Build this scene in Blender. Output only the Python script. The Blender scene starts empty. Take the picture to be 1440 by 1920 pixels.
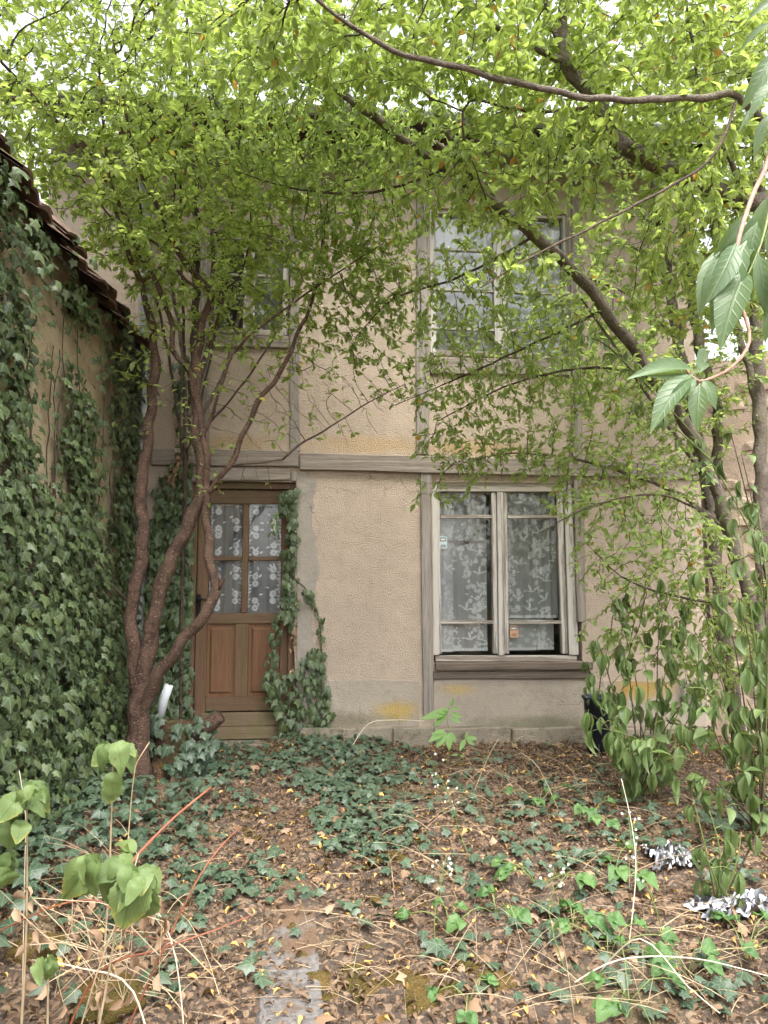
import bpy, bmesh, math, random
import numpy as np
from mathutils import Vector, Matrix, noise as mnoise

random.seed(7); rng = np.random.default_rng(11)
SC = bpy.context.scene
COL = SC.collection
rad = math.radians

# ------------------------------------------------------------------ camera
CAMZ, PITCH, YAW, FPX = 1.3, rad(5.6), rad(5.0), 1331.0
cd = bpy.data.cameras.new('camera'); cam = bpy.data.objects.new('camera', cd); COL.objects.link(cam)
cam.location = (0, 0, CAMZ)
cam.rotation_euler = (rad(90) + PITCH, 0, -YAW)
cd.sensor_fit = 'VERTICAL'; cd.sensor_height = 36.0; cd.sensor_width = 27.0
cd.lens = 36.0 * FPX / 1920.0
cd.clip_start = 0.05; cd.clip_end = 2000
SC.camera = cam

# ------------------------------------------------------------------ sky and sun
SUN_EL, SUN_AZ = rad(64), rad(172)          # azimuth from +Y (behind the house) towards +X
sun_dir = Vector((math.sin(SUN_AZ) * math.cos(SUN_EL), math.cos(SUN_AZ) * math.cos(SUN_EL), math.sin(SUN_EL)))
world = bpy.data.worlds.new('World'); SC.world = world; world.use_nodes = True
wn = world.node_tree; wn.nodes.clear()
sky = wn.nodes.new('ShaderNodeTexSky'); sky.sky_type = 'NISHITA'; sky.sun_disc = False
sky.sun_elevation = SUN_EL; sky.sun_rotation = SUN_AZ
sky.air_density = 1.0; sky.dust_density = 4.0; sky.ozone_density = 1.0
hs = wn.nodes.new('ShaderNodeHueSaturation'); hs.inputs['Saturation'].default_value = 0.22
bgn = wn.nodes.new('ShaderNodeBackground'); bgn.inputs['Strength'].default_value = 0.15
wo = wn.nodes.new('ShaderNodeOutputWorld')
wn.links.new(sky.outputs[0], hs.inputs['Color']); wn.links.new(hs.outputs[0], bgn.inputs['Color']); wn.links.new(bgn.outputs[0], wo.inputs['Surface'])
sl = bpy.data.lights.new('sun', 'SUN'); sl.energy = 0.8; sl.angle = rad(40); sl.color = (1.0, 0.95, 0.86)
so = bpy.data.objects.new('sun', sl); COL.objects.link(so); so.location = (0, 0, 30)
so.rotation_euler = (-sun_dir).to_track_quat('-Z', 'Y').to_euler()

SC.view_settings.view_transform = 'Standard'; SC.view_settings.look = 'None'
SC.view_settings.exposure = 2.18; SC.view_settings.gamma = 1.0; SC.view_settings.use_curve_mapping = False
SC.render.engine = 'CYCLES'
SC.cycles.use_denoising = True
SC.cycles.max_bounces = 7; SC.cycles.diffuse_bounces = 5; SC.cycles.glossy_bounces = 2; SC.cycles.transmission_bounces = 4; SC.cycles.transparent_max_bounces = 10
SC.cycles.use_adaptive_sampling = True; SC.cycles.adaptive_threshold = 0.03
SC.cycles.caustics_reflective = False; SC.cycles.caustics_refractive = False

# ------------------------------------------------------------------ from a pixel of the 1440x1920 photo to a point of the place
_F = np.array([math.sin(YAW) * math.cos(PITCH), math.cos(YAW) * math.cos(PITCH), math.sin(PITCH)])
_R = np.array([math.cos(YAW), -math.sin(YAW), 0.0]); _U = np.cross(_R, _F); _C = np.array([0, 0, CAMZ])
def ray(px, py): return _F + _R * (px - 720) / FPX + _U * (960 - py) / FPX
def at(px, py, Y=6.0):
    d = ray(px, py); return _C + d * (Y / d[1])
def at_x(px, py, X):
    d = ray(px, py); return _C + d * (X / d[0])
def to_px(P):
    P = np.atleast_2d(np.asarray(P, float)) - _C
    dz = np.maximum(P @ _F, 1e-3)
    return 720 + FPX * (P @ _R) / dz, 960 - FPX * (P @ _U) / dz, P @ _F
def fx(px, py=1000): return float(at(px, py)[0])
def fz(py, px=700): return float(at(px, py)[2])

def gz(x, y):
    """height of the ground"""
    x = np.asarray(x, float); y = np.asarray(y, float)
    z = -0.05 * (6 - np.clip(y, -20, 6))
    z = z + 0.018 * np.sin(2.1 * x + 1.3 * y) + 0.014 * np.sin(4.3 * x - 3.1 * y + 1) + 0.008 * np.sin(9.1 * x + 7.7 * y + 2)
    z = z + 0.16 * np.clip((-0.75 - x) / 0.8, 0, 1) ** 1.5 * np.clip((5.8 - y) / 0.8, 0, 1)
    z = z + 0.10 * np.clip((x - 1.6) / 1.6, 0, 1) * np.clip((5.6 - y) / 0.8, 0, 1)
    z = z - 0.035 * np.clip((y - 5.0) / 0.8, 0, 1) * np.clip(x, 0, 1)
    return z
def on_ground(px, py):
    d = ray(px, py); t = np.arange(0.8, 14, 0.05); Q = _C + d * t[:, None]; h = np.nonzero(Q[:, 2] <= gz(Q[:, 0], Q[:, 1]))[0]
    if not len(h): return Q[-1]
    t = t[h[0]] - 0.05 + np.arange(0, 0.0505, 0.001); Q = _C + d * t[:, None]; return Q[np.argmin(np.abs(Q[:, 2] - gz(Q[:, 0], Q[:, 1])))]

# ------------------------------------------------------------------ objects
def link(o): COL.objects.link(o); return o
def tag(o, label=None, cat=None, group=None, kind=None):
    if label: o['label'] = label
    if cat: o['category'] = cat
    if group: o['group'] = group
    if kind: o['kind'] = kind
    return o
def thing(name, loc, label, cat, group=None):
    o = bpy.data.objects.new(name, None); o.empty_display_size = 0.05
    o.location = Vector([float(c) for c in loc]); link(o)
    return tag(o, label, cat, group)
def base_of(parent):
    v = Vector((0, 0, 0))
    while parent is not None:
        v += parent.location; parent = parent.parent
    return v
def child(name, me, parent, mats=None):
    """a mesh in world coordinates, under a parent that only has a location"""
    o = bpy.data.objects.new(name, me); link(o)
    if parent is not None:
        o.parent = parent; o.location = -base_of(parent)
    return o

class MB:
    def __init__(s): s.v = []; s.f = []
    def add(s, vs, fs):
        n = len(s.v); s.v.extend([tuple(float(c) for c in v) for v in vs]); s.f.extend([tuple(n + i for i in f) for f in fs]); return s
    def box(s, x0, x1, y0, y1, z0, z1):
        return s.add([(x0, y0, z0), (x1, y0, z0), (x1, y1, z0), (x0, y1, z0), (x0, y0, z1), (x1, y0, z1), (x1, y1, z1), (x0, y1, z1)],
                     [(0, 3, 2, 1), (4, 5, 6, 7), (0, 1, 5, 4), (1, 2, 6, 5), (2, 3, 7, 6), (3, 0, 4, 7)])
    def prism(s, xz, y0, y1):
        """outline in x,z (counter-clockwise seen from the camera side, -y), from y0 (front) to y1"""
        n = len(xz)
        vs = [(x, y0, z) for x, z in xz] + [(x, y1, z) for x, z in xz]
        fs = [tuple(range(n)), tuple(range(2 * n - 1, n - 1, -1))] + [(i, i + n, (i + 1) % n + n, (i + 1) % n) for i in range(n)]
        return s.add(vs, fs)
    def tube(s, pts, radii, sides=6, cap=True):
        pts = [Vector([float(c) for c in p]) for p in pts]; n = len(pts)
        if np.isscalar(radii): radii = [radii] * n
        up = Vector((0.13, 0.31, 0.94)); vs = []; fs = []
        for i, p in enumerate(pts):
            t = (pts[min(i + 1, n - 1)] - pts[max(i - 1, 0)])
            if t.length < 1e-9: t = Vector((0, 0, 1))
            t.normalize()
            a = up - t * up.dot(t)
            if a.length < 0.05: a = Vector((1, 0, 0)) - t * t.x
            a.normalize(); up = a; b = t.cross(a)
            for k in range(sides):
                w = 2 * math.pi * k / sides
                vs.append(p + (a * math.cos(w) + b * math.sin(w)) * radii[i])
        for i in range(n - 1):
            for k in range(sides):
                k2 = (k + 1) % sides
                fs.append((i * sides + k, i * sides + k2, (i + 1) * sides + k2, (i + 1) * sides + k))
        if cap:
            fs.append(tuple(range(sides - 1, -1, -1))); fs.append(tuple((n - 1) * sides + k for k in range(sides)))
        return s.add(vs, fs)
    def lathe(s, c, prof, sides=20):
        """profile (r, z) about a vertical axis through c"""
        vs = []; fs = []
        for r, z in prof:
            for k in range(sides):
                w = 2 * math.pi * k / sides; vs.append((c[0] + r * math.cos(w), c[1] + r * math.sin(w), c[2] + z))
        for i in range(len(prof) - 1):
            for k in range(sides):
                k2 = (k + 1) % sides; fs.append((i * sides + k, i * sides + k2, (i + 1) * sides + k2, (i + 1) * sides + k))
        return s.add(vs, fs)
    def mesh(s, name, mat, smooth=False):
        me = bpy.data.meshes.new(name); me.from_pydata(s.v, [], s.f); me.update()
        if mat is not None: me.materials.append(mat)
        if smooth: me.polygons.foreach_set('use_smooth', [True] * len(me.polygons))
        return me
    def build(s, name, mat, parent=None, smooth=False, bevel=0.0):
        me = s.mesh(name, mat, smooth)
        if bevel:
            bm = bmesh.new(); bm.from_mesh(me)
            bmesh.ops.bevel(bm, geom=list(bm.edges), offset=bevel, segments=1, affect='EDGES', clamp_overlap=True)
            bm.to_mesh(me); bm.free()
        return child(name, me, parent)

# ------------------------------------------------------------------ materials
def new_mat(name):
    m = bpy.data.materials.new(name); m.use_nodes = True; nt = m.node_tree; nt.nodes.clear()
    out = nt.nodes.new('ShaderNodeOutputMaterial'); return m, nt, out
class NT:
    def __init__(s, nt): s.nt = nt
    def n(s, t, **kw):
        nd = s.nt.nodes.new(t)
        for k, v in kw.items(): setattr(nd, k, v)
        return nd
    def set(s, sock, v):
        if hasattr(v, 'is_output') or isinstance(v, bpy.types.NodeSocket): s.nt.links.new(v, sock)
        else: sock.default_value = v
    def math(s, op, a, b=0.0, c=0.0, clamp=False):
        nd = s.n('ShaderNodeMath', operation=op, use_clamp=clamp)
        s.set(nd.inputs[0], a); s.set(nd.inputs[1], b); s.set(nd.inputs[2], c); return nd.outputs[0]
    def vmath(s, op, a, b=(0, 0, 0)):
        nd = s.n('ShaderNodeVectorMath', operation=op); s.set(nd.inputs[0], a); s.set(nd.inputs[1], b)
        if op == 'SCALE': nd.inputs['Scale'].default_value = 0.35
        return nd.outputs['Value'] if op in ('LENGTH', 'DISTANCE', 'DOT_PRODUCT') else nd.outputs[0]
    def mix(s, f, a, b):
        nd = s.n('ShaderNodeMix', data_type='RGBA'); s.set(nd.inputs[0], f); s.set(nd.inputs[6], a); s.set(nd.inputs[7], b); return nd.outputs[2]
    def noise(s, vec, scale, detail=4, rough=0.6, out=0):
        nd = s.n('ShaderNodeTexNoise'); s.set(nd.inputs['Vector'], vec); nd.inputs['Scale'].default_value = scale
        nd.inputs['Detail'].default_value = detail; nd.inputs['Roughness'].default_value = rough; return nd.outputs[out]
    def vor(s, vec, scale, feature='F1', out=0):
        nd = s.n('ShaderNodeTexVoronoi', feature=feature); s.set(nd.inputs['Vector'], vec); nd.inputs['Scale'].default_value = scale; return nd.outputs[out]
    def ramp(s, f, stops):
        nd = s.n('ShaderNodeValToRGB'); s.set(nd.inputs[0], f); e = nd.color_ramp.elements
        while len(e) > 1: e.remove(e[-1])
        for i, (p, c) in enumerate(stops):
            x = e[0] if i == 0 else e.new(p)
            x.position = p; x.color = (*c, 1) if len(c) == 3 else c
        return nd.outputs[0]
    def rng(s, f, a, b, c=0.0, d=1.0):
        nd = s.n('ShaderNodeMapRange'); s.set(nd.inputs[0], f); nd.inputs[1].default_value = a; nd.inputs[2].default_value = b
        nd.inputs[3].default_value = c; nd.inputs[4].default_value = d; return nd.outputs[0]
    def mapping(s, vec, scale=(1, 1, 1), loc=(0, 0, 0)):
        nd = s.n('ShaderNodeMapping'); s.set(nd.inputs[0], vec); nd.inputs['Scale'].default_value = scale; nd.inputs['Location'].default_value = loc; return nd.outputs[0]
    def bump(s, h, strength=0.5, dist=0.01, normal=None):
        nd = s.n('ShaderNodeBump'); s.set(nd.inputs['Height'], h); nd.inputs['Strength'].default_value = strength; nd.inputs['Distance'].default_value = dist
        if normal is not None: s.set(nd.inputs['Normal'], normal)
        return nd.outputs[0]
    def bsdf(s, col, rough=0.8, normal=None, spec=0.3, metal=0.0):
        nd = s.n('ShaderNodeBsdfPrincipled'); s.set(nd.inputs['Base Color'], col); s.set(nd.inputs['Roughness'], rough)
        nd.inputs['Specular IOR Level'].default_value = spec; nd.inputs['Metallic'].default_value = metal
        if normal is not None: s.set(nd.inputs['Normal'], normal)
        return nd.outputs[0]
    def pos(s): return s.n('ShaderNodeNewGeometry').outputs['Position']
def rgb(*c): return (*c, 1.0)

def blob(N, P, centre, scale, nz, edge=0.35):
    """a stain with a ragged edge: 1 inside, 0 outside"""
    d = N.vmath('SUBTRACT', P, centre); d = N.vmath('MULTIPLY', d, tuple(1.0 / q for q in scale)); r = N.vmath('LENGTH', d)
    r = N.math('ADD', r, N.math('MULTIPLY', N.math('SUBTRACT', nz, 0.5), 1.5))
    return N.rng(r, 1.0, 1.0 - edge - 0.3, 0.0, 1.0)

def mat_plaster(name, base, grain=1.0, stains=(), dirt=(0.2, 0.18, 0.15), dirt_amt=0.5):
    m, nt, out = new_mat(name); N = NT(nt); P = N.pos()
    n1 = N.noise(P, 1.3, 5, 0.65); n2 = N.noise(P, 9, 5, 0.6); n3 = N.noise(P, 110, 3, 0.65)
    v = N.noise(P, 95, 2, 0.5)
    col = N.mix(N.rng(n1, 0.35, 0.7), rgb(*[c * 0.86 for c in base]), rgb(*[min(1, c * 1.1) for c in base]))
    col = N.mix(N.math('MULTIPLY', N.rng(n2, 0.52, 0.75), dirt_amt), col, rgb(*dirt))
    col = N.mix(N.rng(n3, 0.3, 0.75, 0.0, 0.35), col, rgb(*[c * 0.55 for c in base]))
    st = N.noise(N.mapping(P, (6.0, 6.0, 0.55)), 1.0, 4, 0.6)
    col = N.mix(N.rng(st, 0.52, 0.74, 0, 0.30 if grain < 2 else 0), col, rgb(*[c * 0.62 for c in base]))
    cv = N.vor(N.vmath('ADD', P, N.vmath('SCALE', N.noise(P, 3.0, 4, 0.6, 1), (0, 0, 0))), 1.3, 'DISTANCE_TO_EDGE')
    crk = N.math('MULTIPLY', N.rng(cv, 0.002, 0.006, 1.0, 0.0), N.rng(n1, 0.5, 0.58))
    col = N.mix(N.math('MULTIPLY', crk, 0.55), col, rgb(*[c * 0.3 for c in base]))
    nz = N.noise(P, 5.5, 6, 0.72)
    for c, sc, colr, amt in stains:
        col = N.mix(N.math('MULTIPLY', blob(N, P, c, sc, nz), amt), col, rgb(*colr))
    h = N.math('ADD', N.math('MULTIPLY', v, 0.9), N.math('MULTIPLY', n3, 0.5))
    b = N.bump(h, 1.0 * grain, 0.013)
    b = N.bump(n2, 0.35, 0.03, b)
    nt.links.new(N.bsdf(col, 0.93, b, 0.15), out.inputs[0]); return m

def mat_wood(name, dark, light, axis='z', rough=0.8, paint=None, paint_amt=0.5, green=0.0):
    m, nt, out = new_mat(name); N = NT(nt); P = N.pos()
    sc = {'z': (60, 60, 2.2), 'x': (2.2, 60, 60), 'y': (60, 2.2, 60)}[axis]
    g = N.noise(N.mapping(P, sc), 1.0, 5, 0.65); g2 = N.noise(N.mapping(P, tuple(q * 3 for q in sc)), 1.0, 3, 0.6)
    big = N.noise(P, 3.0, 4, 0.6)
    col = N.mix(N.rng(g, 0.3, 0.7), rgb(*dark), rgb(*light))
    col = N.mix(N.rng(g2, 0.55, 0.7, 0, 0.6), col, rgb(*[c * 0.5 for c in dark]))
    col = N.mix(N.rng(big, 0.4, 0.75, 0.0, 0.45), col, rgb(*[c * 0.7 for c in light]))
    if green:
        gm = N.math('MULTIPLY', N.rng(N.noise(N.mapping(P, (9, 9, 2.0)), 1.0, 4, 0.7), 0.45, 0.72), green)
        col = N.mix(gm, col, rgb(0.13, 0.13, 0.045))
    h = g
    if paint:
        pn = N.noise(N.mapping(P, tuple(q * 0.35 for q in sc)), 1.0, 6, 0.75)
        pm = N.rng(pn, 0.62 - 0.3 * paint_amt, 0.66 - 0.3 * paint_amt)
        col = N.mix(pm, col, N.mix(N.rng(g2, 0.3, 0.8), rgb(*paint), rgb(*[c * 0.78 for c in paint])))
        h = N.math('ADD', h, N.math('MULTIPLY', pm, 0.7))
    b = N.bump(h, 0.5, 0.004)
    nt.links.new(N.bsdf(col, rough, b, 0.2), out.inputs[0]); return m

def mat_bark(name, a, b, lent=(0.32, 0.25, 0.2), scale=1.0, green=0.0, lent_amt=0.6):
    m, nt, out = new_mat(name); N = NT(nt); P = N.pos()
    n1 = N.noise(P, 14 * scale, 5, 0.65); n2 = N.noise(N.mapping(P, (70, 70, 130)), scale, 3, 0.6); n3 = N.noise(P, 4, 3)
    col = N.mix(N.rng(n1, 0.3, 0.7), rgb(*a), rgb(*b))
    col = N.mix(N.rng(n2, 0.6, 0.68, 0, lent_amt), col, rgb(*lent))
    if green: col = N.mix(N.rng(n3, 0.5, 0.7, 0, green), col, rgb(0.12, 0.12, 0.05))
    h = N.math('ADD', n1, N.math('MULTIPLY', n2, 0.5))
    nt.links.new(N.bsdf(col, 0.75, N.bump(h, 1.0, 0.025), 0.25), out.inputs[0]); return m

def mat_leaf(name, c0, c1, back, trans=0.4, rough=0.42, vein=None, kind='plain', odd=None, odd_at=0.965, spec=0.4, edge=None, spots=0.0):
    """attribute tint = (u across, v along, random); u,v in units of the leaf length"""
    m, nt, out = new_mat(name); N = NT(nt)
    A = N.n('ShaderNodeAttribute', attribute_name='tint', attribute_type='GEOMETRY')
    sep = N.n('ShaderNodeSeparateColor'); nt.links.new(A.outputs['Color'], sep.inputs[0]); u, v, r = sep.outputs
    P = N.pos(); nz = N.noise(P, 30, 3, 0.6)
    f = N.math('ADD', N.math('MULTIPLY', r, 0.75), N.math('MULTIPLY', nz, 0.25))
    col = N.mix(f, rgb(*c0), rgb(*c1)); tcol = N.mix(f, rgb(*back), rgb(*[min(1, q * 1.35) for q in back]))
    if odd:
        om = N.math('GREATER_THAN', r, odd_at); col = N.mix(om, col, rgb(*odd)); tcol = N.mix(om, tcol, rgb(*odd))
    au = N.math('ABSOLUTE', N.math('SUBTRACT', u, 0.5))
    if edge:
        em = N.math('MULTIPLY', N.math('GREATER_THAN', r, 0.45), N.rng(N.math('ADD', N.math('ADD', v, N.math('MULTIPLY', au, 0.8)), N.math('MULTIPLY', nz, 0.5)), 1.1, 1.35))
        col = N.mix(em, col, rgb(*edge)); tcol = N.mix(em, tcol, rgb(*edge))
    if spots:
        sm = N.math('MULTIPLY', N.rng(N.noise(P, 75, 3, 0.7), 0.64, 0.70), spots); col = N.mix(sm, col, rgb(0.16, 0.10, 0.04)); tcol = N.mix(sm, tcol, rgb(0.14, 0.08, 0.02))
    nrm = None
    if vein:
        if kind == 'ivy':
            vv = N.math('SUBTRACT', v, 0.06)
            rr = N.math('SQRT', N.math('ADD', N.math('MULTIPLY', au, au), N.math('MULTIPLY', vv, vv)))
            an = N.math('ARCTAN2', au, vv); d = N.math('MULTIPLY', N.math('PINGPONG', an, 0.43), rr)
            vm = N.rng(d, 0.012, 0.024, 0.75, 0.0)
        else:
            mid = N.rng(au, 0.008, 0.02, 1.0, 0.0)
            side = N.rng(N.math('PINGPONG', N.math('SUBTRACT', v, N.math('MULTIPLY', au, 1.1)), 0.055), 0.0, 0.014, 0.6, 0.0)
            vm = N.math('MAXIMUM', mid, side)
        col = N.mix(vm, col, rgb(*vein)); tcol = N.mix(vm, tcol, rgb(*vein))
        nrm = N.bump(vm, 0.5, 0.002)
    pb = N.bsdf(col, rough, nrm, spec)
    tr = N.n('ShaderNodeBsdfTranslucent'); N.set(tr.inputs['Color'], tcol)
    mx = N.n('ShaderNodeMixShader'); mx.inputs[0].default_value = trans
    nt.links.new(pb, mx.inputs[1]); nt.links.new(tr.outputs[0], mx.inputs[2]); nt.links.new(mx.outputs[0], out.inputs[0]); return m

def mat_plain(name, col, rough=0.6, metal=0.0, spec=0.4, var=0.25, scale=12, bump=0.2, bdist=0.004):
    m, nt, out = new_mat(name); N = NT(nt); P = N.pos(); n = N.noise(P, scale, 5, 0.65)
    c = N.mix(N.rng(n, 0.3, 0.7), rgb(*[q * (1 - var) for q in col]), rgb(*[min(1, q * (1 + var)) for q in col]))
    nt.links.new(N.bsdf(c, rough, N.bump(n, bump, bdist), spec, metal), out.inputs[0]); return m

M = {}
X_ = lambda px, py: tuple(at(px, py))
M['plaster'] = mat_plaster('roughcast plaster', (0.51, 0.415, 0.325), 1.0,
    stains=[(X_(690, 835), (0.75, 0.5, 0.11), (0.44, 0.31, 0.16), 0.6), (X_(430, 830), (0.5, 0.5, 0.10), (0.36, 0.25, 0.09), 0.5), (X_(900, 840), (0.5, 0.5, 0.1), (0.40, 0.25, 0.07), 0.5)], dirt_amt=0.25)
M['plaster_low'] = mat_plaster('smooth grey plaster', (0.40, 0.345, 0.28), 0.45,
    stains=[(X_(745, 1332), (0.28, 0.3, 0.10), (0.42, 0.29, 0.07), 0.75), (X_(640, 1352), (0.5, 0.3, 0.10), (0.16, 0.14, 0.09), 0.7), (X_(860, 1292), (0.20, 0.3, 0.06), (0.42, 0.30, 0.09), 0.6),
            (X_(1000, 1358), (0.7, 0.3, 0.09), (0.15, 0.15, 0.09), 0.7), (X_(1200, 1290), (0.35, 0.3, 0.12), (0.40, 0.25, 0.04), 0.8)], dirt_amt=0.5)
M['render'] = mat_plaster('grey cement render', (0.36, 0.32, 0.27), 0.25, dirt_amt=0.5)
M['side_plaster'] = mat_plaster('ochre lime plaster', (0.52, 0.42, 0.28), 0.9, dirt=(0.24, 0.19, 0.13), dirt_amt=0.9)
M['side_stone'] = mat_plaster('patchy stone wall', (0.40, 0.31, 0.23), 0.9, dirt=(0.17, 0.14, 0.11), dirt_amt=0.9)
M['stone'] = mat_plaster('plinth stone', (0.30, 0.26, 0.20), 0.7, dirt=(0.06, 0.06, 0.03), dirt_amt=0.9)
M['beam_x'] = mat_wood('weathered grey timber lengthways', (0.13, 0.105, 0.085), (0.36, 0.31, 0.26), 'x')
M['beam_z'] = mat_wood('weathered grey timber upright', (0.15, 0.125, 0.105), (0.36, 0.32, 0.28), 'z')
M['sill'] = mat_wood('dark weathered sill timber', (0.06, 0.045, 0.036), (0.22, 0.175, 0.14), 'x')
M['paint_z'] = mat_wood('peeling off-white paint upright', (0.20, 0.17, 0.14), (0.36, 0.32, 0.28), 'z', paint=(0.53, 0.50, 0.455), paint_amt=0.5)
M['paint_x'] = mat_wood('peeling off-white paint lengthways', (0.17, 0.14, 0.11), (0.32, 0.28, 0.24), 'x', paint=(0.48, 0.44, 0.385), paint_amt=0.45)
M['door_z'] = mat_wood('brown door wood upright', (0.12, 0.066, 0.04), (0.215, 0.13, 0.08), 'z', 0.6, green=0.6)
M['door_x'] = mat_wood('brown door wood lengthways', (0.115, 0.066, 0.04), (0.20, 0.125, 0.08), 'x', 0.6, green=0.5)
M['door_low'] = mat_wood('greyed door foot wood', (0.13, 0.09, 0.055), (0.25, 0.185, 0.125), 'x', 0.75, green=0.9)
M['door_panel'] = mat_wood('red-brown door panel wood', (0.15, 0.07, 0.038), (0.235, 0.125, 0.07), 'z', 0.6, green=0.25)
M['iron'] = mat_plain('black iron', (0.02, 0.02, 0.02), 0.5, 0.6)
M['zinc'] = mat_plain('weathered zinc', (0.36, 0.39, 0.38), 0.45, 0.5, var=0.3, scale=6)
M["tile"] = mat_plain("clay roof tile", (0.13, 0.08, 0.06), 0.85, var=0.55, scale=9, bump=0.5)
M['dark_wood'] = mat_wood('dark eave wood', (0.03, 0.022, 0.017), (0.09, 0.065, 0.05), 'y')
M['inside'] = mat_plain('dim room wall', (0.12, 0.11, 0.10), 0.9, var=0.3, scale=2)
M['bark_plum'] = mat_bark('red-brown plum bark', (0.05, 0.028, 0.02), (0.135, 0.082, 0.058), (0.36, 0.27, 0.21), green=0.15, lent_amt=0.85)
M['bark_grey'] = mat_bark('grey-brown bark', (0.07, 0.055, 0.043), (0.20, 0.165, 0.13), (0.30, 0.26, 0.2), green=0.4)
M['bark_pale'] = mat_bark('pale grey bark', (0.20, 0.17, 0.14), (0.38, 0.33, 0.27), (0.14, 0.11, 0.09), green=0.1)
M['twig'] = mat_bark('dark twig bark', (0.045, 0.03, 0.022), (0.13, 0.095, 0.07), (0.2, 0.16, 0.12), lent_amt=0.2)
M['dry_stalk'] = mat_plain('dry straw', (0.42, 0.32, 0.20), 0.7, var=0.3, scale=8)
M['pale_stalk'] = mat_plain('bleached straw', (0.62, 0.54, 0.42), 0.7, var=0.2, scale=8)
M['red_cane'] = mat_plain('red-brown cane', (0.24, 0.085, 0.045), 0.55, var=0.35, scale=10)
M['pink_twig'] = mat_plain('pinkish twig bark', (0.40, 0.24, 0.18), 0.6, var=0.3, scale=60, bump=0.5)
M['green_stem'] = mat_plain('green stem', (0.16, 0.20, 0.06), 0.55, var=0.3)
M['leaf_left'] = mat_leaf('plum leaf of the left tree', (0.15, 0.195, 0.06), (0.26, 0.305, 0.10), (0.49, 0.60, 0.13), 0.53, 0.36, odd=(0.50, 0.36, 0.05), odd_at=0.988, vein=(0.17, 0.27, 0.08))
M['leaf_arch'] = mat_leaf('plum leaf of the arching tree', (0.15, 0.205, 0.08), (0.25, 0.305, 0.125), (0.47, 0.59, 0.14), 0.52, 0.34, odd=(0.5, 0.30, 0.05), odd_at=0.99, vein=(0.15, 0.25, 0.08))
M['leaf_right'] = mat_leaf('plum leaf of the right tree', (0.15, 0.195, 0.06), (0.26, 0.305, 0.10), (0.47, 0.58, 0.12), 0.52, 0.34, odd=(0.55, 0.27, 0.06), odd_at=0.985, vein=(0.15, 0.25, 0.08))
M['leaf_shrub'] = mat_leaf('limp shrub leaf', (0.085, 0.14, 0.045), (0.19, 0.255, 0.095), (0.22, 0.30, 0.07), 0.3, 0.36, vein=(0.17, 0.26, 0.09), odd=(0.20, 0.15, 0.09), odd_at=0.96, spec=0.5)
M['leaf_near'] = mat_leaf('large glossy leaf', (0.085, 0.15, 0.062), (0.135, 0.20, 0.095), (0.20, 0.30, 0.05), 0.36, 0.36, vein=(0.17, 0.25, 0.11), spec=0.5, spots=0.7)
M['leaf_sprout'] = mat_leaf('broad soft leaf', (0.12, 0.185, 0.065), (0.18, 0.25, 0.09), (0.22, 0.31, 0.07), 0.3, 0.5, vein=(0.13, 0.21, 0.06), edge=(0.48, 0.42, 0.08), spots=0.8)
M['leaf_ash'] = mat_leaf('fresh sapling leaf', (0.13, 0.26, 0.07), (0.20, 0.34, 0.10), (0.28, 0.44, 0.08), 0.33, 0.45, vein=(0.25, 0.38, 0.14))
M['leaf_bramble'] = mat_leaf('bramble leaf', (0.05, 0.125, 0.04), (0.12, 0.22, 0.06), (0.14, 0.26, 0.05), 0.25, 0.45, vein=(0.17, 0.28, 0.11))
M['ivy'] = mat_leaf('wall ivy leaf', (0.030, 0.050, 0.018), (0.094, 0.122, 0.044), (0.07, 0.11, 0.03), 0.12, 0.42, vein=(0.16, 0.24, 0.12), kind='ivy', spec=0.45, odd=(0.11, 0.15, 0.05), odd_at=0.95)
M['ivy_ground'] = mat_leaf('ground ivy leaf', (0.034, 0.062, 0.036), (0.088, 0.122, 0.074), (0.06, 0.12, 0.03), 0.12, 0.40, vein=(0.15, 0.23, 0.14), kind='ivy', spec=0.45)
M['dead_leaf'] = mat_leaf('fallen leaf', (0.05, 0.034, 0.025), (0.29, 0.19, 0.115), (0.3, 0.18, 0.08), 0.12, 0.7, odd=(0.58, 0.36, 0.12), odd_at=0.90, spec=0.2)
M['brown_leaf'] = mat_leaf('withered leaf', (0.24, 0.15, 0.09), (0.42, 0.30, 0.20), (0.3, 0.18, 0.08), 0.15, 0.8, spec=0.2)
M['foil'] = mat_plain('crumpled foil', (0.24, 0.24, 0.25), 0.30, 1.0, var=0.05, scale=40, bump=0.3)
M['white_plastic'] = mat_plain('white plastic', (0.68, 0.71, 0.74), 0.4, var=0.06, scale=8, bump=0.05)
M['navy_plastic'] = mat_plain('dark blue plastic', (0.03, 0.04, 0.065), 0.4, var=0.2, bump=0.05)
M['sticker_blue'] = mat_plain('pale blue print', (0.42, 0.50, 0.52), 0.4, var=0.05, bump=0)
M['sticker_tan'] = mat_plain('faded orange print', (0.50, 0.30, 0.18), 0.4, var=0.08, bump=0)
M['ink'] = mat_plain('black print', (0.02, 0.02, 0.025), 0.4, var=0.05, bump=0)
M['petal'] = mat_plain('white petal', (0.75, 0.75, 0.70), 0.6, var=0.1, bump=0)

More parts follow.
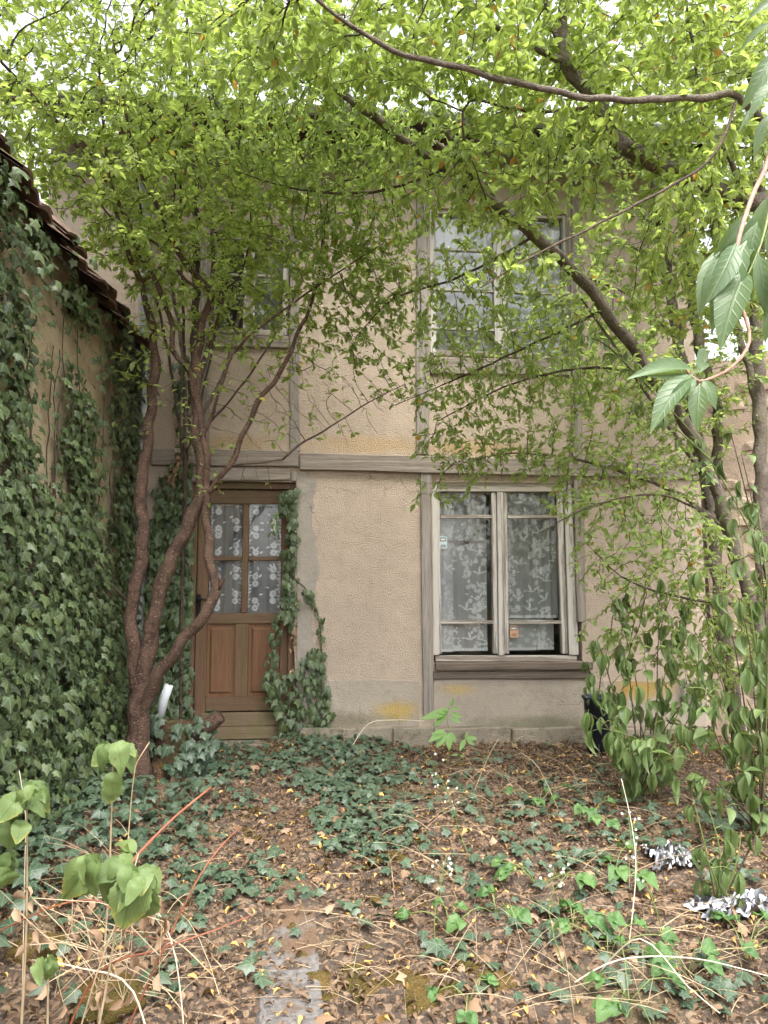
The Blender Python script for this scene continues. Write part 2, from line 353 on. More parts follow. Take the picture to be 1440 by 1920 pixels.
def mat_moss():
    m, nt, out = new_mat('brown-green moss'); N = NT(nt); P = N.pos()
    n = N.noise(P, 9, 4, 0.6); n2 = N.noise(P, 160, 3, 0.7)
    col = N.mix(N.rng(n, 0.35, 0.65), rgb(0.07, 0.06, 0.02), rgb(0.19, 0.115, 0.045))
    col = N.mix(N.rng(n2, 0.4, 0.7, 0, 0.6), col, rgb(0.22, 0.19, 0.055))
    nt.links.new(N.bsdf(col, 0.95, N.bump(n2, 1.0, 0.02), 0.1), out.inputs[0]); return m
M['moss'] = mat_moss()
def mat_ground():
    m, nt, out = new_mat('littered earth'); N = NT(nt); P = N.pos()
    n1 = N.noise(P, 1.2, 5, 0.6); n2 = N.noise(P, 14, 6, 0.7); n3 = N.noise(P, 75, 4, 0.7); v = N.vor(P, 55, 'F1', 1)
    sep = N.n('ShaderNodeSeparateColor'); nt.links.new(v, sep.inputs[0])
    col = N.mix(N.rng(n2, 0.3, 0.7), rgb(0.06, 0.045, 0.036), rgb(0.15, 0.115, 0.088))
    col = N.mix(N.math('MULTIPLY', N.math('GREATER_THAN', sep.outputs[0], 0.62), 0.65), col, N.mix(sep.outputs[1], rgb(0.25, 0.15, 0.095), rgb(0.42, 0.30, 0.20)))
    col = N.mix(N.rng(n1, 0.55, 0.68, 0, 0.7), col, rgb(0.13, 0.11, 0.05))
    col = N.mix(N.rng(n3, 0.5, 0.75, 0, 0.5), col, rgb(0.09, 0.065, 0.05))
    h = N.math('ADD', N.math('MULTIPLY', n2, 1.0), N.math('MULTIPLY', n3, 0.5))
    nt.links.new(N.bsdf(col, 0.95, N.bump(h, 0.9, 0.03), 0.1), out.inputs[0]); return m
M['ground'] = mat_ground()
def mat_concrete():
    m, nt, out = new_mat('worn concrete with earth on it'); N = NT(nt); P = N.pos()
    n1 = N.noise(P, 6, 6, 0.7); n2 = N.noise(P, 40, 5, 0.7); n3 = N.noise(P, 120, 3)
    con = N.mix(N.rng(n2, 0.3, 0.75), rgb(0.09, 0.083, 0.078), rgb(0.24, 0.225, 0.215))
    dirt = N.mix(n3, rgb(0.08, 0.05, 0.032), rgb(0.18, 0.12, 0.08))
    sx = N.n('ShaderNodeSeparateXYZ'); nt.links.new(P, sx.inputs[0])
    k = N.math('ADD', N.rng(n1, 0.35, 0.75), N.math('MULTIPLY', N.rng(sx.outputs[0], -0.42, -0.24, 1.0, 0.0), 0.8))
    k = N.math('ADD', k, N.rng(sx.outputs[1], 2.7, 3.6, 0.0, 0.75))
    col = N.mix(N.rng(k, 0.5, 0.85), con, dirt)
    nt.links.new(N.bsdf(col, 0.92, N.bump(N.math('ADD', n1, n2), 0.6, 0.012), 0.15), out.inputs[0]); return m
M['concrete'] = mat_concrete()
def mat_glass():
    m, nt, out = new_mat('window glass'); N = NT(nt)
    fr = N.n('ShaderNodeFresnel'); fr.inputs[0].default_value = 1.5
    nb = N.bump(N.noise(N.pos(), 3.0, 2), 0.15, 0.02)
    tr = N.n('ShaderNodeBsdfTransparent'); tr.inputs[0].default_value = (0.93, 0.95, 0.94, 1)
    gl = N.n('ShaderNodeBsdfGlossy'); gl.inputs['Roughness'].default_value = 0.03; nt.links.new(nb, gl.inputs['Normal']); nt.links.new(nb, fr.inputs['Normal'])
    mx = N.n('ShaderNodeMixShader'); nt.links.new(N.math('MULTIPLY', fr.outputs[0], 1.6), mx.inputs[0]); nt.links.new(tr.outputs[0], mx.inputs[1]); nt.links.new(gl.outputs[0], mx.inputs[2])
    nt.links.new(mx.outputs[0], out.inputs[0]); return m
M['glass'] = mat_glass()
def mat_net(name, open_, cell):
    m, nt, out = new_mat(name); N = NT(nt); P = N.pos()
    sx = N.n('ShaderNodeSeparateXYZ'); nt.links.new(P, sx.inputs[0])
    a = N.math('PINGPONG', N.math('ADD', sx.outputs[0], sx.outputs[2]), cell); b = N.math('PINGPONG', N.math('SUBTRACT', sx.outputs[0], sx.outputs[2]), cell)
    hole = N.math('GREATER_THAN', N.math('MINIMUM', a, b), cell * (1 - math.sqrt(open_)))
    df = N.n('ShaderNodeBsdfDiffuse'); df.inputs[0].default_value = (0.80, 0.80, 0.80, 1)
    tl = N.n('ShaderNodeBsdfTranslucent'); tl.inputs[0].default_value = (0.6, 0.6, 0.6, 1)
    m0 = N.n('ShaderNodeMixShader'); m0.inputs[0].default_value = 0.25; nt.links.new(df.outputs[0], m0.inputs[1]); nt.links.new(tl.outputs[0], m0.inputs[2])
    tp = N.n('ShaderNodeBsdfTransparent'); mx = N.n('ShaderNodeMixShader')
    nt.links.new(hole, mx.inputs[0]); nt.links.new(m0.outputs[0], mx.inputs[1]); nt.links.new(tp.outputs[0], mx.inputs[2]); nt.links.new(mx.outputs[0], out.inputs[0]); return m
M['net'] = mat_net('fine curtain net', 0.36, 0.0028)
M['net_door'] = mat_net('diamond curtain net', 0.60, 0.0052)
M['net_white'] = mat_net('dense curtain net', 0.18, 0.0030)
M['lace'] = mat_plain('white lace thread', (0.90, 0.90, 0.90), 0.9, spec=0.1, var=0.05, scale=200, bump=0.4, bdist=0.002)

# ------------------------------------------------------------------ leaves in bulk
def leaf_template(prof, fold=0.12, curl=0.12, droop=0.0):
    """prof: list of (t, halfwidth). Returns verts (u across, v along, w up) and faces"""
    vs = []; fs = []; rows = []
    for t, w in prof:
        z = curl * math.sin(math.pi * t) - droop * t * t
        v = t * (1 - 0.25 * droop * t)
        if w <= 1e-6: rows.append([len(vs)]); vs.append((0, v, z))
        else:
            i = len(vs); vs += [(-w, v, z + fold * w), (0, v, z), (w, v, z + fold * w)]; rows.append([i, i + 1, i + 2])
    for a, b in zip(rows, rows[1:]):
        if len(a) == 1 and len(b) == 3: fs += [(a[0], b[1], b[0]), (a[0], b[2], b[1])]
        elif len(a) == 3 and len(b) == 1: fs += [(a[0], a[1], b[0]), (a[1], a[2], b[0])]
        elif len(a) == 3: fs += [(a[0], a[1], b[1], b[0]), (a[1], a[2], b[2], b[1])]
    return np.array(vs, float), fs
T_PLUM = leaf_template([(0, 0), (0.14, 0.10), (0.45, 0.225), (0.78, 0.14), (1, 0)], 0.45, 0.05, 0.1)
T_PLUM2 = leaf_template([(0, 0), (0.18, 0.15), (0.5, 0.27), (0.8, 0.17), (1, 0)], 0.6, 0.03, 0.3)
T_LANCE = leaf_template([(0, 0), (0.05, 0.008), (0.16, 0.10), (0.36, 0.19), (0.58, 0.185), (0.8, 0.10), (1, 0)], 0.55, 0.03, 0.25)
T_LANCE2 = leaf_template([(0, 0), (0.12, 0.11), (0.33, 0.20), (0.55, 0.20), (0.78, 0.115), (1, 0)], 0.9, 0.0, 0.45)
T_LONG = leaf_template([(0, 0), (0.07, 0.03), (0.2, 0.13), (0.38, 0.20), (0.56, 0.20), (0.74, 0.14), (0.89, 0.06), (1, 0)], 0.4, 0.05, 0.18)
def broad_template(seed, droop=0.45):
    r = random.Random(seed); prof = [(0, 0)]; ts = np.linspace(0.03, 0.97, 15)
    for k, t in enumerate(ts):
        w = 0.46 * math.sin(math.pi * min(1, (t + 0.10) / 1.12)) ** 0.72 * (1 if t < .5 else 1 - 0.30 * (t - .5) / .5); prof.append((t, max(0.02, w * (1.0 if k % 2 else 0.93))))
    prof.append((1, 0)); v, f = leaf_template(prof, 0.30, 0.05, droop)
    for q in v: q[2] += 0.05 * math.sin(q[1] * 13 + seed) * abs(q[0]) * 2.2 + 0.10 * mnoise.noise((q[0] * 3 + seed, q[1] * 3, 0)); q[0] += 0.02 * math.sin(q[1] * 5 + seed)
    return v, f
T_BROAD = broad_template(1); T_BROAD2 = broad_template(4, 0.7); T_BROAD3 = broad_template(9, 0.25)
T_ASH = leaf_template([(0, 0), (0.1, 0.08), (0.3, 0.19), (0.55, 0.21), (0.8, 0.12), (1, 0)], 0.2, 0.04, 0.1)
T_DEAD = leaf_template([(0, 0), (0.3, 0.24), (0.7, 0.22), (1, 0)], 0.9, 0.25, 0.0)
T_BIT = leaf_template([(0, 0), (0.25, 0.17), (0.6, 0.20), (0.88, 0.10), (1, 0)], 1.1, 0.18, 0.0)
def ivy_template(s=1.0, cup=0.1):
    out = [(0, 0.05), (0.16, -0.13), (0.40, -0.08), (0.36, 0.17), (0.53, 0.42), (0.25, 0.55), (0, 1.0), (-0.25, 0.55), (-0.53, 0.42), (-0.36, 0.17), (-0.40, -0.08), (-0.16, -0.13)]
    vs = [(0, 0.32, 0.05)] + [(x * s, y, -cup * (x * x * 2.2 + (y - 0.3) ** 2 * 0.8)) for x, y in out]
    return np.array(vs, float), [(0, i + 1, (i + 1) % 12 + 1) for i in range(12)]
T_IVY = ivy_template(1.0, 0.25); T_IVY2 = ivy_template(0.82, 0.4)

def frames(D, Nn):
    D = D / np.linalg.norm(D, axis=1, keepdims=True); Nn = Nn - D * np.sum(D * Nn, axis=1, keepdims=True)
    Nn = Nn / np.maximum(np.linalg.norm(Nn, axis=1, keepdims=True), 1e-6)
    return np.cross(D, Nn), D, Nn
def bulk_mesh(name, tmpl, P, D, Nn, S, R, mat, smooth=True, W=None):
    tv, tf = tmpl; n = len(P); k = len(tv); S_, D_, N_ = frames(D, Nn)
    if W is None: W = np.ones(n)
    V = (P[:, None, :] + S[:, None, None] * (tv[None, :, 0:1] * W[:, None, None] * S_[:, None, :] + tv[None, :, 1:2] * D_[:, None, :] + tv[None, :, 2:3] * N_[:, None, :])).reshape(-1, 3)
    loops = np.array([i for f in tf for i in f], np.int64); lens = np.array([len(f) for f in tf], np.int64); L = len(loops)
    AL = (loops[None, :] + (np.arange(n) * k)[:, None]).reshape(-1)
    st = np.concatenate([[0], np.cumsum(lens)[:-1]]); AS = (st[None, :] + (np.arange(n) * L)[:, None]).reshape(-1)
    me = bpy.data.meshes.new(name); me.vertices.add(len(V)); me.vertices.foreach_set('co', V.astype(np.float32).ravel())
    me.loops.add(len(AL)); me.loops.foreach_set('vertex_index', AL.astype(np.int32))
    me.polygons.add(len(AS)); me.polygons.foreach_set('loop_start', AS.astype(np.int32))
    me.update(calc_edges=True)
    if smooth: me.polygons.foreach_set('use_smooth', np.ones(len(AS), bool))
    T = np.empty((n, k, 4), np.float32); T[:, :, 0] = tv[None, :, 0] + 0.5; T[:, :, 1] = tv[None, :, 1]; T[:, :, 2] = R[:, None]; T[:, :, 3] = 1
    a = me.attributes.new('tint', 'FLOAT_COLOR', 'POINT'); a.data.foreach_set('color', T.ravel())
    me.materials.append(mat); me.validate(); return me
_variants = {}
def variant(tmpl, mat, q):
    key = (id(tmpl), mat.name, q)
    if key not in _variants:
        _variants[key] = bulk_mesh('leaf', tmpl, np.zeros((1, 3)), np.array([[0, 1.0, 0]]), np.array([[0, 0, 1.0]]), np.ones(1), np.array([(q + 0.5) / 8]), mat)
    return _variants[key]
def put_leaves(parent, tmpls, mat, P, D, Nn, S, R, n_single=300, name='leaf', rest='foliage', W=None):
    """the leaves that show largest as parts of their own, the others as one mass"""
    P = np.asarray(P, float); D = np.asarray(D, float); Nn = np.asarray(Nn, float); S = np.asarray(S, float); R = np.asarray(R, float); n = len(P)
    px, py, dz = to_px(P); inside = (px > 0) & (px < 1440) & (py > 0) & (py < 1920) & (dz > 0.1)
    score = np.where(inside, S / np.maximum(dz, 0.2), 0)
    order = np.argsort(-score); pick = order[:min(n_single, n)]; pick = pick[score[pick] > 0]
    S_, D_, N_ = frames(D, Nn); b = base_of(parent)
    for i in pick:
        t = tmpls[i % len(tmpls)]; q = int(min(7, R[i] * 8)); o = bpy.data.objects.new(name, variant(t, mat, q)); link(o); o.parent = parent
        w = 1.0 if W is None else W[i]; s = S[i]; p = P[i]
        o.matrix_local = Matrix(((S_[i, 0] * s * w, D_[i, 0] * s, N_[i, 0] * s, p[0] - b.x), (S_[i, 1] * s * w, D_[i, 1] * s, N_[i, 1] * s, p[1] - b.y), (S_[i, 2] * s * w, D_[i, 2] * s, N_[i, 2] * s, p[2] - b.z), (0, 0, 0, 1)))
    left = np.ones(n, bool); left[pick] = False; idx = np.nonzero(left)[0]
    for j, t in enumerate(tmpls):
        sub = idx[idx % len(tmpls) == j]
        if len(sub):
            me = bulk_mesh(rest, t, P[sub], D[sub], Nn[sub], S[sub], R[sub], mat, W=None if W is None else W[sub])
            tag(child(rest, me, parent), kind='stuff')
def unit(n): v = rng.normal(size=(n, 3)); return v / np.linalg.norm(v, axis=1, keepdims=True)

# ================================================================== THE SETTING
def build_ground():
    xs = np.concatenate([np.linspace(-60, -4, 14), np.arange(-3.2, 5.6, 0.07), np.linspace(7, 60, 14)])
    ys = np.concatenate([np.linspace(-40, -2, 12), np.arange(-1.0, 6.6, 0.07), np.linspace(8, 60, 10)])
    Xg, Yg = np.meshgrid(xs, ys); Z = gz(Xg, Yg) + 0.010 * rng.normal(size=Xg.shape) * ((Yg < 6) & (Yg > -1))
    V = np.stack([Xg, Yg, Z], -1).reshape(-1, 3); nx = len(xs)
    F = [(j * nx + i, j * nx + i + 1, (j + 1) * nx + i + 1, (j + 1) * nx + i) for j in range(len(ys) - 1) for i in range(nx - 1)]
    b = MB(); b.v = [tuple(v) for v in V.tolist()]; b.f = F
    tag(b.build('ground', M['ground'], None, True), kind='structure')
build_ground()
def build_path():
    pa, pb = on_ground(608, 1918), on_ground(588, 1690); b = MB(); xs = np.linspace(-0.26, 0, 7); ys = np.linspace(2.0, 4.6, 30); vs = []; fs = []
    for y in ys:
        xr = pa[0] + (pb[0] - pa[0]) * (y - pa[1]) / (pb[1] - pa[1])
        for k, x in enumerate(xs):
            xx = xr + x; z = gz(xx, y) + 0.016 + 0.003 * mnoise.noise((xx * 7, y * 7, 0)) - 0.008 * (y - 2.0) - (0.05 if k == 0 else 0)
            vs.append((xx, y, z))
        vs.append((xr + 0.004, y, gz(xr, y) - 0.08))
    n = len(xs) + 1
    for j in range(len(ys) - 1):
        for i in range(n - 1): fs.append((j * n + i, j * n + i + 1, (j + 1) * n + i + 1, (j + 1) * n + i))
    b.add(vs, fs); tag(b.build('path', M['concrete']), kind='structure')
build_path()

# ================================================================== THE HOUSE
FY = 6.0
house = thing('house', (0.9, FY, 0), 'ochre roughcast two-storey house with grey timber framing behind the trees', 'house')
HX0, HX1, HZ0, HZ1 = -2.35, fx(1322, 1100), -0.4, fz(282)
DOOR = (fx(353, 1150), fx(552, 1150), -0.4, fz(903, 450))
WIN = (fx(812, 1080), fx(1088, 1080), fz(1242, 940), fz(905, 940))
UWR = (fx(806, 540), fx(1070, 540), fz(672, 930), fz(395, 930))
UWL = (fx(395, 530), fx(543, 530), fz(630, 470), fz(438, 470))
def wall_with_holes(name, mat, x0, x1, z0, z1, holes, y0, th, parent):
    xs = sorted({x0, x1, *[h[0] for h in holes], *[h[1] for h in holes]}); zs = sorted({z0, z1, *[h[2] for h in holes], *[h[3] for h in holes]})
    xs = [x for x in xs if x0 <= x <= x1]; zs = [z for z in zs if z0 <= z <= z1]
    solid = lambda i, j: 0 <= i < len(xs) - 1 and 0 <= j < len(zs) - 1 and not any(h[0] <= (xs[i] + xs[i + 1]) / 2 <= h[1] and h[2] <= (zs[j] + zs[j + 1]) / 2 <= h[3] for h in holes)
    b = MB()
    for i in range(len(xs) - 1):
        for j in range(len(zs) - 1):
            if not solid(i, j): continue
            a, c, d, e = xs[i], xs[i + 1], zs[j], zs[j + 1]; y1 = y0 + th
            b.add([(a, y0, d), (c, y0, d), (c, y0, e), (a, y0, e)], [(0, 1, 2, 3)]); b.add([(a, y1, d), (c, y1, d), (c, y1, e), (a, y1, e)], [(3, 2, 1, 0)])
            if not solid(i - 1, j): b.add([(a, y0, d), (a, y1, d), (a, y1, e), (a, y0, e)], [(3, 2, 1, 0)])
            if not solid(i + 1, j): b.add([(c, y0, d), (c, y1, d), (c, y1, e), (c, y0, e)], [(0, 1, 2, 3)])
            if not solid(i, j - 1): b.add([(a, y0, d), (c, y0, d), (c, y1, d), (a, y1, d)], [(3, 2, 1, 0)])
            if not solid(i, j + 1): b.add([(a, y0, e), (c, y0, e), (c, y1, e), (a, y1, e)], [(0, 1, 2, 3)])
    return b.build(name, mat, parent)
wall_with_holes('wall', M['plaster'], HX0, HX1, HZ0, HZ1, [DOOR, WIN, UWR, UWL], FY, 0.22, house)
# the rest of the shell, so that the rooms are dark
b = MB(); b.box(HX0, HX0 + 0.2, FY + 0.22, FY + 5, HZ0, HZ1); b.box(HX1 - 0.2, HX1, FY + 0.22, FY + 5, HZ0, HZ1); b.box(HX0, HX1, FY + 5, FY + 5.2, HZ0, HZ1)
b.build('outer_wall', M['plaster'], house)
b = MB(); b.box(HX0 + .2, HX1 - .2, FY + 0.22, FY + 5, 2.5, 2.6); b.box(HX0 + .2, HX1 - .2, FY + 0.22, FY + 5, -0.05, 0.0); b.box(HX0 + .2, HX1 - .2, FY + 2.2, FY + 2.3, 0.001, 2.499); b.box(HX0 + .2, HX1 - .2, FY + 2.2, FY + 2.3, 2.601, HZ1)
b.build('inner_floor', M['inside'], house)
# lower smoother plaster skins
def skin(name, mat, pts, proud, parent=house, y=FY):
    MB().prism([(fx(a, c), fz(c, a)) for a, c in pts], y - proud, y + 0.01).build(name, mat, parent)
rj = lambda s: random.uniform(-s, s)
skin('plaster_band', M['plaster_low'], [(556, 1364), (786, 1362), (786, 1278), (720, 1275), (640, 1276), (556, 1278)], 0.006)
skin('plaster_panel', M['plaster_low'], [(813, 1362), (1110, 1362), (1322, 1362), (1322, 1284), (1230, 1278), (1110, 1276), (813, 1273)], 0.008)
edge = [(592 + 5 * math.sin(c * 0.031) + rj(3.5), c) for c in range(1272, 888, -12)]
skin('cement_band', M['render'], [(557, 1274)] + edge + [(557, 888)], 0.009)
# stone plinth, block by block
px_ = [560, 640, 735, 812, 957, 1098, 1215, 1318]
for a, c in zip(px_, px_[1:]):
    ps = [(fx(a, 1380) + 0.006, -0.35), (fx(c, 1380) - 0.006, -0.35), (fx(c, 1380) - 0.006, fz(1363 + rj(1.5), (a + c) / 2)), (fx(a, 1380) + 0.006, fz(1363 + rj(1.5), (a + c) / 2))]
    MB().prism(ps, FY - 0.05 + rj(0.008), FY - 0.002).build('plinth_stone', M['stone'], house, bevel=0.008)
# timbers
def timber(name, mat, pts, proud=0.03, bevel=0.006, y=FY):
    """pixel outline, counter-clockwise from the lower left; edges worn a little"""
    out = []
    n = len(pts)
    for i in range(n):
        (a, c), (d, e) = pts[i], pts[(i + 1) % n]; L = math.hypot(d - a, e - c); k = max(1, int(L / 60))
        for q in range(k):
            t = q / k; out.append((a + (d - a) * t + (rj(0.8) if q else 0), c + (e - c) * t + (rj(0.8) if q else 0)))
    return MB().prism([(fx(p, q), fz(q, p)) for p, q in out], y - proud, y + 0.02).build(name, mat, house, bevel=bevel)
timber('beam', M['beam_x'], [(562, 882), (1190, 897), (1190, 868), (562, 851)], 0.045)
timber('beam', M['beam_x'], [(286, 873), (560, 876), (560, 848), (286, 841)], 0.040)
timber('beam', M['beam_x'], [(1192, 897), (1320, 900), (1320, 873), (1192, 869)], 0.038)
timber('lintel', M['beam_x'], [(360, 904), (544, 901), (544, 880), (360, 878)], 0.030)
timber('post', M['beam_z'], [(546, 903), (556, 903), (556, 886), (546, 884)], 0.020)
timber('post', M['beam_z'], [(793, 1340), (812, 1340), (808, 886), (788, 886)], 0.030)
timber('post', M['beam_z'], [(1082, 1166), (1098, 1166), (1093, 899), (1074, 899)], 0.022)
timber('post', M['beam_z'], [(543, 846), (562, 848), (562, 440), (543, 438)], 0.020)
timber('post', M['beam_z'], [(780, 852), (804, 853), (803, 330), (780, 330)], 0.024)
timber('post', M['beam_z'], [(1070, 862), (1091, 863), (1090, 330), (1070, 330)], 0.024)
timber('post', M['beam_z'], [(372, 842), (393, 843), (393, 438), (372, 436)], 0.020)
timber('beam', M['beam_x'], [(806, 702), (1068, 706), (1068, 676), (806, 673)], 0.034)
timber('beam', M['beam_x'], [(395, 652), (541, 654), (541, 632), (395, 631)], 0.030)
timber('beam', M['beam_x'], [(395, 437), (541, 437), (541, 420), (395, 419)], 0.020)
timber('wall_plate', mat_plaster('grey wall plate', (0.42, 0.40, 0.36), 0.3), [(105, 331), (1322, 325), (1322, 286), (105, 291)], 0.05)
# rafters, soffit boards, gutter and roof
ZE = float(at(850, 214, FY - 0.66)[2]) - 0.12
b = MB(); b.add([(HX0 - 0.3, FY - 0.62, ZE + 0.05), (HX1 + 0.3, FY - 0.62, ZE + 0.05), (HX1 + 0.3, FY + 2.7, ZE + 2.2), (HX0 - 0.3, FY + 2.7, ZE + 2.2), (HX1 + 0.3, FY + 6.0, ZE + 0.05), (HX0 - 0.3, FY + 6.0, ZE + 0.05),
                 (HX0 - 0.3, FY - 0.62, ZE + 0.12), (HX1 + 0.3, FY - 0.62, ZE + 0.12), (HX1 + 0.3, FY + 2.7, ZE + 2.28), (HX0 - 0.3, FY + 2.7, ZE + 2.28), (HX1 + 0.3, FY + 6.0, ZE + 0.12), (HX0 - 0.3, FY + 6.0, ZE + 0.12)],
                [(0, 3, 2, 1), (3, 5, 4, 2), (6, 7, 8, 9), (9, 8, 10, 11), (0, 1, 7, 6), (5, 11, 10, 4), (0, 6, 9, 3), (3, 9, 11, 5), (1, 2, 8, 7), (2, 4, 10, 8)])
roof = b.build('roof', M['tile'], house)
for k in range(13):
    x = HX0 + 0.2 + k * 0.56
    MB().add([(x, FY - 0.56, ZE - 0.03), (x + 0.08, FY - 0.56, ZE - 0.03), (x + 0.08, FY + 0.3, ZE + 0.53), (x, FY + 0.3, ZE + 0.53), (x, FY - 0.56, ZE + 0.07), (x + 0.08, FY - 0.56, ZE + 0.07), (x + 0.08, FY + 0.3, ZE + 0.63), (x, FY + 0.3, ZE + 0.63)],
             [(0, 1, 5, 4), (1, 2, 6, 5), (3, 0, 4, 7), (0, 3, 2, 1), (4, 5, 6, 7), (2, 3, 7, 6)]).build('rafter', M['dark_wood'], house)
gp = [(-0.068, 0.0), (-0.055, -0.04), (-0.02, -0.066), (0.02, -0.066), (0.055, -0.04), (0.068, 0.0)]
b = MB(); vs = []
for x in (HX0 - 0.3, HX1 + 0.3):
    for s in (1.0, 0.9): vs += [(x, FY - 0.66 + y * s, ZE + 0.12 + z * s) for y, z in gp]
n = 6; fs = [(i, i + 1, 12 + i + 1, 12 + i) for i in range(5)] + [(6 + i, 18 + i, 18 + i + 1, 6 + i + 1) for i in range(5)] + [(0, 12, 18, 6), (5, 11, 23, 17)]
b.add(vs, fs).build('gutter', M['zinc'], house, True)
xp = fx(268, 1000)
pipe = MB().tube([(xp - 0.02, FY - 0.62, ZE + 0.02), (xp - 0.02, FY - 0.58, ZE - 0.12), (xp - 0.03, FY - 0.16, ZE - 0.5), (xp - 0.03, FY - 0.085, ZE - 0.62), (xp - 0.01, FY - 0.085, 2.6), (xp, FY - 0.085, 1.2), (xp + 0.01, FY - 0.085, 0.30)], 0.047, 14).build('drainpipe', M['zinc'], house, True)
for z in (1.12, 2.45, 3.9):
    MB().lathe((xp, FY - 0.085, z), [(0.045, -0.02), (0.054, -0.02), (0.054, 0.02), (0.045, 0.02)], 14).build('bracket', M['zinc'], pipe)

# ------------------------------------------------------------------ the door
DY = FY + 0.07
def dx(px, py=1150): return float(at(px, py, DY)[0])
def dz(py, px=450): return float(at(px, py, DY)[2])
door = bpy.data.objects.new('door', None); link(door); door.parent = house; door.location = Vector((dx(450), DY, 0)) - house.location
def dbox(name, mat, x0, x1, y0, y1, f, k, bev=0.004):
    MB().box(dx(x0), dx(x1), DY + f, DY + k, dz(y0), dz(y1)).build(name, mat, door, bevel=bev)
frame = MB(); X0, X1, Z1 = DOOR[0], DOOR[1], DOOR[3]
MB().box(X0 + 0.002, dx(366), DY - 0.02, DY + 0.12, -0.3, Z1 - 0.002).build('door_frame', M['door_z'], door, bevel=0.004)
MB().box(dx(541), X1 - 0.002, DY - 0.02, DY + 0.12, -0.3, Z1 - 0.002).build('door_frame', M['door_z'], door, bevel=0.004)
MB().box(dx(366) + 0.001, dx(541) - 0.001, DY - 0.018, DY + 0.12, dz(917), Z1 - 0.002).build('door_frame', M['door_x'], door, bevel=0.004)
dbox('stile', M['door_z'], 367, 388, 1384, 918, 0.02, 0.06)
dbox('stile', M['door_z'], 525, 540, 1384, 918, 0.02, 0.06)
dbox('rail', M['door_x'], 388.3, 524.7, 944, 918, 0.021, 0.06)
dbox('rail', M['door_x'], 388.3, 524.7, 1170, 1150, 0.019, 0.06)
dbox('muntin', M['door_z'], 451, 463, 1149.6, 944.4, 0.024, 0.06, 0.006)
dbox('muntin', M['door_x'], 388.3, 450.7, 1051, 1043, 0.027, 0.055, 0.004)
dbox('muntin', M['door_x'], 463.3, 524.7, 1051, 1043, 0.027, 0.055, 0.004)
dbox('stile', M['door_z'], 441, 466, 1308, 1170.4, 0.020, 0.06)
dbox('rail', M['door_x'], 388.3, 524.7, 1334, 1308.4, 0.018, 0.06)
dbox('kick_board', M['door_low'], 380, 540, 1362, 1336, 0.004, 0.019)
dbox('kick_board', M['door_low'], 378, 540, 1386, 1362.5, -0.006, 0.017)
for a, c in ((388.3, 440.7), (466.3, 524.7)):
    dbox('panel', M['door_panel'], a, c, 1308, 1170.4, 0.040, 0.055, 0.0)
    b = MB(); i0, i1, j0, j1 = dx(a + 5), dx(c - 5), dz(1301), dz(1177)
    s = 0.016; b.add([(i0, DY + .040, j0), (i1, DY + .040, j0), (i1, DY + .040, j1), (i0, DY + .040, j1), (i0 + s, DY + .028, j0 + s), (i1 - s, DY + .028, j0 + s), (i1 - s, DY + .028, j1 - s), (i0 + s, DY + .028, j1 - s)],
                     [(4, 5, 6, 7), (0, 1, 5, 4), (1, 2, 6, 5), (2, 3, 7, 6), (3, 0, 4, 7)]).build('raised_panel', M['door_panel'], door)
for a, c, t, u in ((388.3, 450.7, 944.4, 1042.7), (463.3, 524.7, 944.4, 1042.7), (388.3, 450.7, 1051.3, 1149.6), (463.3, 524.7, 1051.3, 1149.6)):
    MB().add([(dx(a), DY + .042, dz(u)), (dx(c), DY + .042, dz(u)), (dx(c), DY + .042, dz(t)), (dx(a), DY + .042, dz(t))], [(0, 1, 2, 3)]).build('pane', M['glass'], door)
hx, hz = dx(372, 1130), dz(1130)
b = MB(); b.box(hx - .018, hx + .018, DY + .008, DY + .019, hz - .11, hz + .07); b.tube([(hx, DY + .008, hz + .03), (hx, DY - .045, hz + .03), (hx + .05, DY - .052, hz + .028), (hx + .11, DY - .05, hz + .02)], .009, 8); b.tube([(hx, DY + .006, hz - .05), (hx, DY - .004, hz - .05)], .012, 10)
b.build('handle', M['iron'], door)
MB().box(X0 + .01, X1 - .01, FY - 0.10, DY + 0.10, -0.35, dz(1388)).build('threshold', M['stone'], door, bevel=0.01)

